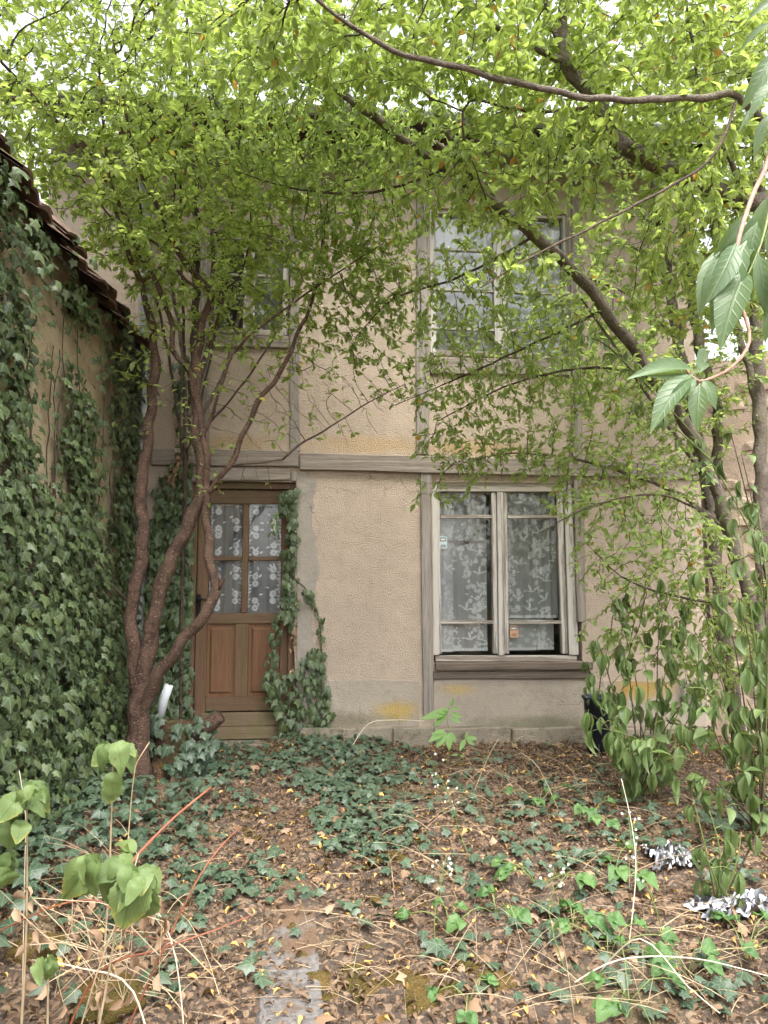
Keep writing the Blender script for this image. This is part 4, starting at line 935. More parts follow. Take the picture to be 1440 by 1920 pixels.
clouds = [ell(150, 230, yL - .6, 330, 320, .6, 1500), ell(470, 160, yL - .6, 330, 270, .7, 1500), ell(300, -40, yL - .9, 430, 160, .7, 1150), ell(40, 200, yL - .9, 150, 150, .4, 700), ell(120, 330, yL - .6, 140, 130, .4, 500), ell(440, 760, yL - .15, 170, 110, .3, 330), ell(210, 700, yL - .1, 110, 130, .25, 200), ell(600, 780, yL - .3, 130, 70, .2, 120), ell(330, 510, yL - .15, 280, 150, .4, 850), ell(600, 460, yL - .35, 190, 180, .35, 750), ell(470, 600, yL - .1, 160, 90, .3, 300),
          ell(560, 690, yL - .25, 190, 90, .25, 150), ell(660, 730, yL - .3, 120, 60, .2, 70), ell(200, 640, yL - .15, 130, 110, .22, 60), ell(450, 900, yL - .3, 120, 60, .12, 26), ell(120, 60, yL - .7, 260, 130, .5, 450)]
make_tree('plum_tree', 'red-brown plum tree with several crossing stems in front of the door', bL, limbs, clouds, M['bark_plum'], M['twig'], M['leaf_left'], [T_PLUM, T_PLUM2], 0.046, 4.7, bare=(2.5, 0.7, 0.10))

# --- thin pale saplings behind it, in front of the house
bS = np.array([float(at(338, 1390, 5.6)[0]), 5.6, 0]); bS[2] = gz(bS[0], bS[1])
limbs = [pxl((338, 1400, 5.72, .012), (341, 1100, 5.72, .011), (350, 850, 5.6, .014), (366, 600, 5.5, .027), (368, 500, 5.45, .028), (366, 360, 5.4, .025), (360, 200, 5.3, .018), (350, 20, 5.15, .010)),
         pxl((355, 780, 5.53, .020), (392, 640, 5.48, .020), (400, 480, 5.42, .018), (392, 330, 5.35, .014), (400, 150, 5.2, .009)),
         pxl((350, 840, 5.55, .018), (340, 640, 5.5, .017), (318, 500, 5.45, .015), (325, 380, 5.4, .013), (300, 200, 5.3, .008)),
         pxl((352, 820, 5.54, .018), (420, 700, 5.5, .014), (455, 560, 5.46, .012), (490, 450, 5.4, .010), (520, 330, 5.3, .006)),
         pxl((348, 900, 5.57, .010), (322, 700, 5.5, .011), (285, 520, 5.4, .010), (262, 380, 5.3, .008), (240, 160, 5.1, .005)), pxl((350, 860, 5.55, .010), (405, 620, 5.45, .010), (432, 420, 5.35, .009), (455, 200, 5.2, .005)),
         pxl((346, 940, 5.6, .010), (345, 640, 5.4, .011), (338, 420, 5.3, .009), (345, 180, 5.15, .005)), pxl((352, 840, 5.55, .009), (470, 700, 5.45, .007), (560, 540, 5.35, .006), (600, 380, 5.25, .003))]
clouds = [ell(360, 230, 5.1, 230, 240, .3, 700), ell(480, 430, 5.35, 130, 130, .2, 220), ell(250, 420, 5.3, 100, 130, .25, 200)]
make_tree('sapling_tree', 'slender pale-barked young tree between the plum tree and the house front', bS, limbs, clouds, mat_bark('grey young bark', (0.13, 0.105, 0.085), (0.28, 0.235, 0.19), (0.10, 0.08, 0.065), green=.1), M['twig'], M['leaf_left'], [T_PLUM, T_PLUM2], 0.045, 4.6)

# --- arching tree on the right: one long limb leaning to the upper left
bA = np.array([float(at(1460, 1400, 4.9)[0]), 4.9, 0]); bA[2] = gz(bA[0], bA[1])
limbs = [pxl((1478, 1480, 4.9, 0.0600), (1440, 1255, 4.9, 0.0496), (1400, 1100, 4.88, 0.0464), (1368, 1000, 4.85, 0.0448), (1335, 900, 4.8, 0.0432), (1300, 815, 4.75, 0.0416), (1220, 700, 4.65, 0.0400), (1135, 580, 4.5, 0.0384), (1060, 490, 4.38, 0.0368), (960, 412, 4.25, 0.0344), (915, 375, 4.2, 0.0328), (840, 320, 4.1, 0.0272), (730, 240, 3.98, 0.0240), (590, 140, 3.85, 0.0200), (520, 60, 3.75, 0.0144), (460, -40, 3.65, 0.0080)),
         pxl((915, 376, 4.2, 0.0272), (870, 300, 4.15, 0.0240), (830, 230, 4.1, 0.0216), (770, 100, 4.0, 0.0160), (740, -30, 3.9, 0.0096)),
         pxl((1060, 492, 4.38, 0.0240), (1000, 445, 4.4, 0.0208), (905, 350, 4.35, 0.0192), (820, 270, 4.25, 0.0144), (700, 220, 4.2, 0.0112), (560, 150, 4.1, 0.0080), (420, 70, 4.0, 0.0048)),
         pxl((1335, 900, 4.8, 0.0208), (1290, 850, 4.78, 0.0176), (1240, 780, 4.7, 0.0128), (1160, 660, 4.6, 0.0096), (1090, 560, 4.5, 0.0064)),
         pxl((1360, 990, 4.85, 0.0192), (1280, 930, 4.82, 0.0160), (1180, 890, 4.85, 0.0120), (1080, 862, 4.9, 0.0096), (960, 850, 4.98, 0.0064), (860, 870, 5.05, 0.0032)),
         pxl((1220, 700, 4.65, 0.0112), (1100, 690, 4.75, 0.0096), (960, 720, 4.9, 0.0072), (820, 790, 5.0, 0.0040)),
         pxl((1360, 990, 4.85, 0.0112), (1250, 930, 4.6, 0.0080), (1120, 945, 4.45, 0.0056), (1010, 1000, 4.4, 0.0032)),
         pxl((1135, 580, 4.5, 0.0112), (1010, 640, 4.6, 0.0088), (880, 700, 4.8, 0.0064), (740, 760, 4.95, 0.0032)),
         pxl((1000, 445, 4.3, 0.0096), (860, 520, 4.4, 0.0072), (740, 560, 4.5, 0.0056), (660, 640, 4.55, 0.0024)),
         pxl((830, 320, 4.1, 0.0096), (700, 360, 4.2, 0.0080), (560, 355, 4.3, 0.0056), (440, 320, 4.35, 0.0024)),
         pxl((1440, 1255, 4.9, 0.0192), (1380, 1140, 4.7, 0.0144), (1300, 1125, 4.6, 0.0096), (1180, 1090, 4.55, 0.0056), (1100, 1020, 4.5, 0.0024))]
clouds = [ell(780, 280, 4.15, 320, 200, .45, 1100), ell(620, 200, 3.9, 260, 170, .4, 700), ell(930, 560, 4.55, 260, 150, .4, 800), ell(890, 700, 4.85, 210, 110, .3, 560), ell(920, 835, 4.95, 160, 70, .25, 620), ell(1130, 720, 4.7, 200, 150, .35, 760), ell(1100, 860, 4.8, 170, 80, .25, 340),
          ell(1170, 900, 4.75, 180, 120, .3, 620), ell(1220, 1050, 4.5, 170, 110, .25, 560), ell(1330, 1150, 4.5, 120, 190, .3, 560), ell(1190, 1200, 4.6, 120, 80, .25, 130), ell(660, 420, 4.4, 180, 150, .3, 380), ell(720, 600, 4.7, 130, 110, .25, 200), ell(830, 920, 4.9, 70, 40, .12, 50)]
make_tree('arching_tree', 'dark plum tree arching from the right edge across the upper window', bA, limbs, clouds, M['bark_grey'], M['twig'], M['leaf_arch'], [T_PLUM, T_PLUM2], 0.046, 3.9)

# --- thick-limbed tree on the right, its trunk just out of the picture
bR = np.array([2.75, 3.7, 0]); bR[2] = gz(bR[0], bR[1])
tr = [(2.75, 3.7, bR[2] - .1, .12), (2.74, 3.68, 1.0, .10), (2.70, 3.66, 2.2, 0.0760), (2.62, 3.64, 2.95, 0.0680)]
limbs = [tr, [tr[-1]] + pxl((1440, 398, 3.62, 0.0576), (1380, 375, 3.6, 0.0528), (1280, 328, 3.56, 0.0464), (1165, 268, 3.5, 0.0400), (1120, 200, 3.46, 0.0344), (1062, 120, 3.42, 0.0304), (1055, 40, 3.38, 0.0240), (1065, -60, 3.34, 0.0160)),
         pxl((1480, 330, 3.6, 0.0218), (1400, 192, 3.1, 0.0175), (1320, 183, 3.05, 0.0162), (1130, 186, 3.0, 0.0150), (950, 150, 2.95, 0.0137), (830, 118, 2.9, 0.0125), (735, 95, 2.86, 0.0106), (610, 12, 2.78, 0.0075), (540, -50, 2.7, 0.0044)),
         pxl((1062, 120, 3.42, 0.0208), (1000, 90, 3.4, 0.0160), (940, 55, 3.36, 0.0120), (860, 0, 3.3, 0.0072)),
         pxl((1100, 160, 3.44, 0.0192), (1040, 60, 3.4, 0.0160), (1020, -30, 3.36, 0.0096)),
         pxl((1400, 380, 3.6, 0.0176), (1370, 300, 3.5, 0.0144), (1320, 230, 3.4, 0.0112), (1300, 90, 3.3, 0.0080), (1280, -40, 3.2, 0.0040)),
         pxl((1120, 200, 3.46, 0.0112), (1000, 210, 3.45, 0.0080), (880, 190, 3.4, 0.0064), (870, 260, 3.4, 0.0048), (885, 300, 3.4, 0.0024)),
         pxl((1380, 190, 3.05, 0.0080), (1330, 300, 3.0, 0.0072), (1180, 390, 2.95, 0.0064), (1000, 480, 2.9, 0.0048), (900, 540, 2.88, 0.0024))]
clouds = [ell(1120, 90, 3.5, 360, 210, .6, 1750), ell(760, 10, 3.2, 340, 170, .55, 1500), ell(1350, 60, 3.5, 140, 160, .4, 350), ell(1320, 260, 3.4, 150, 230, .4, 520), ell(950, 330, 3.5, 250, 120, .35, 420), ell(1300, 520, 3.6, 150, 120, .3, 330), ell(480, 50, 3.1, 200, 90, .4, 300), ell(960, 500, 2.9, 120, 40, .1, 22)]
make_tree('plum_tree', 'tall plum tree at the right edge with a thick mottled limb', bR, limbs, clouds, M['bark_grey'], M['twig'], M['leaf_right'], [T_PLUM, T_PLUM2], 0.045, 4.6)

# --- grey trunks standing by the stone wall
bG = on_ground(1388, 1392)
limbs = [pxl((1390, 1410, 5.3, .055), (1362, 1230, 5.3, .050), (1345, 1080, 5.3, .048), (1330, 940, 5.3, .047), (1300, 800, 5.3, .046), (1272, 640, 5.28, .044), (1245, 480, 5.25, .040), (1228, 330, 5.2, .034), (1205, 120, 5.1, .024), (1190, -40, 5.0, .014)),
         pxl((1335, 960, 5.3, .040), (1345, 780, 5.25, .040), (1310, 640, 5.2, .040), (1290, 470, 5.15, .036), (1275, 300, 5.1, .028), (1265, 80, 5.0, .016)),
         pxl((1272, 640, 5.28, .014), (1190, 560, 5.2, .010), (1100, 520, 5.1, .006))]
clouds = [ell(1230, 430, 5.15, 190, 220, .3, 1000), ell(1180, 180, 4.9, 250, 170, .4, 600), ell(1130, 640, 5.2, 170, 150, .25, 620), ell(1280, 760, 5.1, 130, 130, .25, 420), ell(1370, 650, 5.1, 80, 200, .3, 240)]
make_tree('grey_tree', 'grey forked tree standing against the right end of the house', bG, limbs, clouds, M['bark_grey'], M['twig'], M['leaf_arch'], [T_PLUM, T_PLUM2], 0.045, 4.6)
bH = np.array([float(at(1425, 900, 5.0)[0]), 5.0, 0]); bH[2] = gz(bH[0], bH[1])
limbs = [pxl((1440, 1480, 5.0, .060), (1432, 1100, 5.0, .052), (1425, 800, 5.0, .048), (1418, 600, 4.98, .046), (1425, 420, 4.95, .042), (1415, 250, 4.9, .034), (1400, 60, 4.8, .022)),
         pxl((1425, 780, 5.0, .030), (1390, 640, 5.0, .026), (1345, 480, 4.95, .022), (1330, 300, 4.9, .016), (1345, 120, 4.8, .010))]
clouds = [ell(1380, 330, 4.85, 130, 260, .3, 420), ell(1400, 80, 4.6, 160, 140, .4, 300)]
make_tree('grey_tree', 'mottled grey trunk rising along the right edge of the picture', bH, limbs, clouds, M['bark_grey'], M['twig'], M['leaf_right'], [T_PLUM, T_PLUM2], 0.045, 4.6)
bB = np.array([-5.2, 10.5, gz(-5.2, 10.5)])
limbs = [[(-5.2, 10.5, bB[2] - .1, .16), (-5.1, 10.4, 2.0, .14), (-4.9, 10.3, 3.6, .11), (-4.7, 10.2, 5.2, .08), (-4.6, 10.0, 7.2, .04)], [(-4.9, 10.3, 3.6, .07), (-4.4, 10.0, 4.8, .05), (-3.8, 9.8, 6.2, .03)], [(-5.0, 10.3, 3.8, .06), (-5.6, 10.0, 5.0, .045), (-6.0, 9.8, 6.4, .03)]]
cc = unit(1500) * rng.random((1500, 1)) ** .42 * np.array([2.4, 1.5, 2.2]) + np.array([-4.7, 9.9, 6.0])
make_tree('background_tree', 'pale green tree beyond the outbuilding roof at the upper left', bB, limbs, [cc], M['bark_grey'], M['twig'], M['leaf_left'], [T_PLUM, T_PLUM2], 0.085, 4.0, step=.11, kill=.14, infl=2.5, thick=.006)
print('trees', _time.time() - _t0)

# ================================================================== IVY
def in_poly(px, py, poly):
    r = np.zeros(len(px), bool); n = len(poly)
    for i in range(n):
        (x0, y0), (x1, y1) = poly[i], poly[(i + 1) % n]
        c = ((y0 > py) != (y1 > py)) & (px < (x1 - x0) * (py - y0) / (y1 - y0 + 1e-9) + x0); r ^= c
    return r
def nz3(P, s): return np.array([mnoise.noise((p[0] * s, p[1] * s, p[2] * s)) for p in P])
# on the outbuilding wall
rng = np.random.default_rng(101)
n = 18000
Pw = np.stack([np.full(n, LX), rng.uniform(2.2, 5.96, n), rng.uniform(-0.1, EZ + 0.05, n)], 1)
px, py, _ = to_px(Pw); k = nz3(Pw, 2.6) + 0.5 * nz3(Pw, 7)
bare = [[(60, 470), (112, 470), (112, 640), (100, 900), (45, 900), (22, 700), (30, 560)], [(150, 560), (195, 590), (205, 820), (190, 1120), (172, 1220), (165, 1000), (158, 800)], [(0, 330), (35, 380), (45, 520), (0, 560)], [(100, 560), (150, 620), (160, 760), (120, 720)], [(75, 880), (110, 890), (118, 960), (85, 980)]]
isb = np.zeros(n, bool)
for q in bare: isb |= in_poly(px + k * 14, py, q)
dens = np.where(isb, 0.06, 1.0) * np.where(py < 620, 0.9, 0.85); dens = np.where((py < 900) & (k < -.25), dens * 0.45, dens)
keep = rng.random(n) < dens; Pw = Pw[keep]; n = len(Pw); low = np.clip((1.9 - Pw[:, 2]) / 1.6, 0, 1)
Pw[:, 0] += 0.03 + rng.random(n) ** 1.3 * (0.09 + 0.13 * low) + 0.05 * np.maximum(0, nz3(Pw, 2.2))
D = np.array([0.25, 0, -1.0]) + 0.6 * unit(n); Nn = np.array([1.0, -0.25, 0.55]) + 0.6 * unit(n)
S = rng.uniform(0.034, 0.076, n) * np.where(Pw[:, 1] > 5.2, 0.8, 1.0)
ivyw = thing('wall_ivy', (LX + .05, 4.0, gz(LX + .05, 4.0)), 'dark green ivy covering the outbuilding wall on the left', 'ivy')
ne = 420; Pe = np.stack([LX + rng.uniform(.05, .27, ne), rng.uniform(2.4, 5.9, ne), EZ + rng.uniform(-.28, .10, ne)], 1); Pe = Pe[nz3(Pe, 2.0) > -.12]; ne = len(Pe)
Pw = np.concatenate([Pw, Pe]); D = np.concatenate([D, np.array([.3, 0, -1.0]) + .6 * unit(ne)]); Nn = np.concatenate([Nn, np.array([1.0, -.3, .3]) + .6 * unit(ne)]); S = np.concatenate([S, rng.uniform(.035, .075, ne)]); n += ne
put_leaves(ivyw, [T_IVY, T_IVY2], M['ivy'], Pw, D, Nn, S, rng.random(n), 300)
b = MB(); r_ = random.Random(3)
for q in range(46):
    y = r_.uniform(2.6, 5.9); z = r_.uniform(-.1, .4); pts = []
    for s in range(r_.randint(14, 30)):
        pts.append((LX + .035 + r_.uniform(-.01, .012), y, z)); z += .10; y += r_.uniform(-.035, .035)
        if z > EZ: break
    if len(pts) > 2: b.tube(pts, [max(.003, .010 - .0003 * i) for i in range(len(pts))], 4)
b.build('stem', M['twig'], ivyw, True)
# on the house, left of the door
def wall_ivy(name, label, polys, n, size, seed, x_range, z_range, base, proud=0.03, depth=0.09, stems=()):
    r2 = np.random.default_rng(seed); P = np.stack([r2.uniform(*x_range, n), np.full(n, FY), r2.uniform(*z_range, n)], 1); px, py, _ = to_px(P); kk = nz3(P, 5)
    ok = np.zeros(n, bool)
    for q, dn in polys: ok |= in_poly(px + kk * 10, py + kk * 8, q) & (r2.random(n) < dn)
    P = P[ok]; m = len(P); P[:, 1] -= proud + depth * r2.random(m) ** 1.4 * (0.5 + 1.2 * np.clip(nz3(P, 6) + .3, 0, 1))
    D = np.array([0, -0.25, -1.0]) + 0.5 * unit(m); Nn = np.array([0.05, -1.0, 0.45]) + 0.45 * unit(m)
    t = thing(name, base, label, 'ivy'); put_leaves(t, [T_IVY, T_IVY2], M['ivy'], P, D, Nn, r2.uniform(size * .65, size * 1.25, m), r2.random(m), 300)
    b = MB()
    for s in stems: b.tube(resample([(float(at(a, c, FY - .03)[0]), FY - .03, float(at(a, c, FY - .03)[2]), .006) for a, c in s], .05)[:, :3], .005, 5)
    if stems: b.build('stem', M['twig'], t, True)
    return t
wall_ivy('climbing_ivy', 'ivy climbing the strip of wall between drainpipe and door', [([(284, 1000), (300, 900), (318, 870), (345, 840), (362, 880), (362, 1380), (275, 1400), (270, 1200)], .85), ([(300, 960), (325, 960), (322, 1160), (300, 1160)], .0), ([(330, 660), (352, 660), (350, 860), (330, 860)], .12)], 2600, .075, 5, (-1.52, -1.05), (-.05, 3.2), (-1.3, FY - .05, .0), .02, .10, [[(330, 1390), (338, 1200), (345, 1000), (340, 850), (335, 720)]])
wall_ivy('climbing_ivy', 'ivy climbing the right side of the door frame and spreading at its foot',
         [([(522, 925), (556, 910), (556, 990), (550, 1080), (556, 1100), (548, 1190), (534, 1150), (530, 1040), (536, 1000)], .55), ([(515, 1150), (540, 1160), (525, 1240), (500, 1300), (485, 1260), (505, 1200)], .14), ([(500, 1260), (560, 1250), (575, 1215), (605, 1200), (618, 1330), (630, 1340), (600, 1400), (520, 1395), (530, 1340), (505, 1310)], .24), ([(555, 1085), (580, 1095), (605, 1150), (612, 1215), (600, 1215), (594, 1150), (570, 1105)], .22)],
         5200, .066, 9, (-.55, .15), (-.1, 2.2), (-.2, FY - .05, .0), .015, .09, [[(560, 1390), (552, 1250), (545, 1100), (540, 930)], [(600, 1390), (602, 1250), (598, 1160), (570, 1100), (545, 1085)]])
wall_ivy('climbing_ivy', 'small ivy patch low on the house wall behind the limp shrub', [([(1265, 1270), (1310, 1260), (1318, 1330), (1270, 1320)], .8)], 260, .06, 12, (2.9, 3.4), (0, .7), (3.2, FY - .05, 0), .02, .05)
# dead ivy shoots
m = 60; tt = rng.random(m); P = np.stack([np.interp(tt, [0, 1], [fx(352, 850), fx(325, 960)]) + rng.normal(size=m) * .03, np.full(m, FY - .09) - rng.random(m) * .05, np.interp(tt, [0, 1], [fz(840, 340), fz(915, 330)]) + rng.normal(size=m) * .04], 1)
t = thing('withered_shoot', P.mean(0), 'withered brown ivy shoot hanging under the beam left of the door', 'dead leaves'); put_leaves(t, [T_DEAD], M['brown_leaf'], P, np.array([0, -.3, -1.0]) + .6 * unit(m), unit(m) + np.array([0, -1, 0]), rng.uniform(.03, .06, m), rng.random(m), 300)
m = 22; tt = rng.random(m); P = np.stack([np.interp(tt, [0, 1], [fx(560, 1110), fx(546, 1240)]) + rng.normal(size=m) * .012, np.full(m, FY - .05) - rng.random(m) * .03, np.interp(tt, [0, 1], [fz(1110, 555), fz(1260, 555)]) + rng.normal(size=m) * .02], 1)
t = thing('withered_shoot', P.mean(0), 'brown dead leaves caught in the ivy beside the door frame', 'dead leaves'); put_leaves(t, [T_DEAD], M['brown_leaf'], P, np.array([0, -.3, -1.0]) + .6 * unit(m), unit(m) + np.array([0, -1, 0]), rng.uniform(.03, .055, m), rng.random(m), 300)
t = thing('withered_shoot', at(513, 970, 5.8), 'yellowed bunch of leaves dangling in front of the right door pane', 'dead leaves')
P = np.array([at(513 + rj(8), 958 + 40 * q / 7, 5.8 + rj(.02)) for q in range(8)]); put_leaves(t, [T_DEAD], M['leaf_sprout'], P, np.array([0, -.2, -1.0]) + .4 * unit(8), unit(8) + np.array([0, -1, 0]), np.full(8, .06), np.full(8, .95), 10)

# ================================================================== ON THE GROUND
def sample_ground(n, y0=1.6, y1=5.95, x0=-1.5, x1=4.2):
    P = np.stack([rng.uniform(x0, x1, n), y1 - (y1 - y0) * rng.random(n) ** 1.0, np.zeros(n)], 1); P[:, 2] = gz(P[:, 0], P[:, 1]); return P
# fallen leaves
rng = np.random.default_rng(202)
P = sample_ground(46000); px, py, _ = to_px(P); k = nz3(P, 1.4); keep = rng.random(len(P)) < np.clip(0.75 + 0.8 * k, .15, 1) * np.where((px > 250) & (px < 620), .8, 1.0) * np.where((px > 530) & (px < 606) & (py > 1690), .3, 1.0); P = P[keep]; m = len(P); P[:, 2] += rng.uniform(.004, .018, m) + .012 * ((P[:, 0] > -.36) & (P[:, 0] < -.05) & (P[:, 1] < 3.6))
Nn = np.array([0, 0, 1.0]) + .45 * unit(m); D = unit(m); D[:, 2] *= .25
tag(child('leaf_litter', bulk_mesh('leaf_litter', T_BIT, P, D, Nn, .010 + .034 * rng.random(m) ** 1.8, rng.random(m) ** 1.15, M['dead_leaf']), None), 'scattered fallen leaves, brown, orange and yellow, over the whole yard', 'fallen leaves', kind='stuff')
m = 1100; P = sample_ground(m); P[:, 2] += .018; mid = bulk_mesh('leaf_litter', T_DEAD, P, unit(m) * np.array([1, 1, .35]), np.array([0, 0, 1.0]) + .7 * unit(m), rng.uniform(.030, .058, m), rng.random(m), M['dead_leaf'])
tag(child('curled_litter', mid, None), 'whole curled orange and tan leaves lying on the litter', 'fallen leaves', kind='stuff')
m = 240; P = sample_ground(m); P[:, 2] += .02; big = bulk_mesh('leaf_litter', T_IVY2, P, unit(m) * np.array([1, 1, .3]), np.array([0, 0, 1.0]) + .5 * unit(m), rng.uniform(.05, .09, m), rng.random(m), M['brown_leaf'])
tag(child('withered_litter', big, None), 'larger withered pale brown leaves lying in the litter', 'fallen leaves', kind='stuff')
# creeping ivy
rng = np.random.default_rng(303)
ivy_spots = [(850, 1520, 60, 30, .5), (960, 1540, 70, 30, .5), (1240, 1570, 90, 40, .5), (830, 1600, 60, 30, .35), (1080, 1720, 80, 40, .45), (1330, 1640, 80, 30, .5), (900, 1800, 90, 40, .3), (60, 1560, 200, 170, 1.0), (230, 1600, 170, 130, .95), (360, 1640, 150, 60, .85), (450, 1650, 130, 40, .8), (300, 1500, 160, 60, .8), (420, 1440, 120, 45, .75), (640, 1440, 120, 65, 1.9), (690, 1545, 85, 70, 1.9), (590, 1400, 70, 25, .9), (560, 1690, 60, 22, .6),
             (300, 1720, 120, 50, .5), (1010, 1590, 110, 70, .55), (1100, 1640, 130, 60, .5), (880, 1650, 90, 60, .35), (1380, 1530, 80, 35, .8), (1150, 1500, 120, 50, .3), (1250, 1850, 200, 60, .55), (1010, 1760, 130, 60, .35), (320, 1830, 100, 50, .3), (450, 1820, 90, 60, .22), (180, 1820, 200, 80, .35), (920, 1470, 140, 40, .25), (1000, 1870, 120, 40, .35), (720, 1720, 60, 40, .25)]
P = sample_ground(30000); px, py, _ = to_px(P); dn = np.full(len(P), .012)
kk = nz3(P, 4.0)
for a, c, rx, ry, v in ivy_spots: dn = np.maximum(dn, v * np.clip(1.5 - ((px - a) / rx) ** 2 - ((py - c) / ry) ** 2 + kk, 0, 1))
dn *= np.where(P[:, 0] < -1.0, 1.3, 1.0)
P = P[rng.random(len(P)) < dn * .50 * np.clip(.75 + 1.3 * nz3(P, 9), .05, 1.3)]; m = len(P); lift = rng.random(m); px, py, dz_ = to_px(P); left = np.clip((-.5 - P[:, 0]) / .8, 0, 1)
P[:, 2] += .015 + lift * (.045 + .09 * left); Nn = np.array([0, -.35, 1.0]) + .5 * unit(m); D = unit(m); D[:, 2] = D[:, 2] * .25 - .2; D[:, 1] -= .3
S = rng.uniform(.034, .068, m) * (1 + .25 * left)
gi = bulk_mesh('ground_ivy', T_IVY, P, D, Nn, S, rng.random(m), M['ivy_ground'])
tag(child('ground_ivy', gi, None), 'dark creeping ivy spreading over the ground in front of the door', 'ivy', kind='stuff'); print('ground ivy', m)
# moss
def moss():
    b = MB(); r = random.Random(8)
    spots = [(600, 1830, .13), (700, 1800, .1), (760, 1860, .16), (560, 1520, .07), (740, 1590, .12), (800, 1560, .1), (640, 1700, .07), (870, 1430, .08), (760, 1400, .06), (830, 1400, .07), (910, 1410, .06), (690, 1620, .06), (480, 1560, .06), (520, 1750, .07), (860, 1840, .12), (680, 1700, .09), (930, 1820, .1), (1000, 1420, .06), (650, 1460, .05), (470, 1520, .06), (600, 1620, .05), (800, 1700, .06)]
    for px, py, s in spots:
        c = on_ground(px, py)
        for q in range(4):
            x, y = c[0] + r.uniform(-s, s), c[1] + r.uniform(-s, s); R0 = s * r.uniform(.35, .7); N1, N2 = 5, 14; vs = []; fs = []
            for i in range(N1 + 1):
                for j in range(N2):
                    w = 6.283 * j / N2; rr = R0 * i / N1 * (1 + .35 * mnoise.noise((math.cos(w) * 1.6 + x * 5, math.sin(w) * 1.6, y * 5)))
                    X, Y = x + rr * math.cos(w), y + rr * math.sin(w); h = R0 * .35 * (1 - (i / N1) ** 2); vs.append((X, Y, float(gz(X, Y)) + h - .008 + .010 * mnoise.noise((X * 40, Y * 40, 0))))
            for i in range(N1):
                for j in range(N2): fs.append((i * N2 + j, (i + 1) * N2 + j, (i + 1) * N2 + (j + 1) % N2, i * N2 + (j + 1) % N2))
            b.add(vs, fs)
    tag(b.build('moss', M['moss'], None, True), 'low cushions of brownish moss on the bare earth', 'moss', kind='stuff')
moss()
# dry grass and twigs
def straw():
    b = MB(); r = random.Random(12)
    def stalk(px, py, L, lean, rr):
        c = on_ground(px, py); a = r.uniform(0, 6.28); h = r.uniform(.1, .9) * lean; pts = []
        for k in range(5):
            t = k / 4; pts.append((c[0] + math.cos(a) * L * t, c[1] + math.sin(a) * L * t * .7, float(gz(c[0] + math.cos(a) * L * t, c[1] + math.sin(a) * L * t * .7)) + .012 + h * L * (t - .55 * t * t)))
        b.tube(pts, [rr * (1 - .12 * k) for k in range(5)], 3, False)
    for k in range(170): stalk(r.uniform(640, 1430), r.uniform(1420, 1915), r.uniform(.08, .38), 1.0, r.uniform(.0010, .0022))
    for k in range(50): stalk(r.uniform(5, 420), r.uniform(1620, 1915), r.uniform(.1, .4), 1.3, r.uniform(.0012, .0026))
    for k in range(90): stalk(r.uniform(380, 700), r.uniform(1430, 1915), r.uniform(.05, .2), .3, r.uniform(.0012, .0025))
    for k in range(70): stalk(r.uniform(880, 1200), r.uniform(1400, 1500), r.uniform(.15, .4), 1.6, r.uniform(.0011, .002))
    for k in range(40): stalk(r.uniform(900, 1440), r.uniform(1720, 1918), r.uniform(.2, .55), .8, r.uniform(.0012, .0022))
    tag(b.build('dry_grass', M['dry_stalk'], None, True), 'dry straw-coloured grass stalks lying over the litter', 'dry grass', kind='stuff')
straw()

# ================================================================== SINGLE PLANTS
def stem_tube(name, parent, mat, pts, r0, r1, sides=6, step=.03):
    A = resample([(*p, 1) for p in pts], step); n = len(A); MB().tube(A[:, :3], [r0 + (r1 - r0) * i / max(1, n - 1) for i in range(n)], sides).build(name, mat, parent, True); return A[:, :3]
def hand_leaves(parent, tmpls, mat, items, tint=None, up=0.35):
    """items: (base px, py, tip px, py, depth y, tip depth offset, width factor, tilt sideways)"""
    P = []; D = []; Nn = []; S = []; W = []; R = []
    for i, (a, c, d, e, y, dy, w, tl) in enumerate(items):
        p, q = at(a, c, y), at(d, e, y + dy); v = q - p; L = np.linalg.norm(v); toc = _C - p; toc /= np.linalg.norm(toc)
        sd = np.cross(v / L, toc); P.append(p); D.append(v); S.append(L); W.append(w); Nn.append(toc + up * np.array([0, 0, 1.0]) + tl * sd); R.append(random.random() if tint is None else tint)
    put_leaves(parent, tmpls, mat, P, D, Nn, S, R, 400, W=np.array(W))

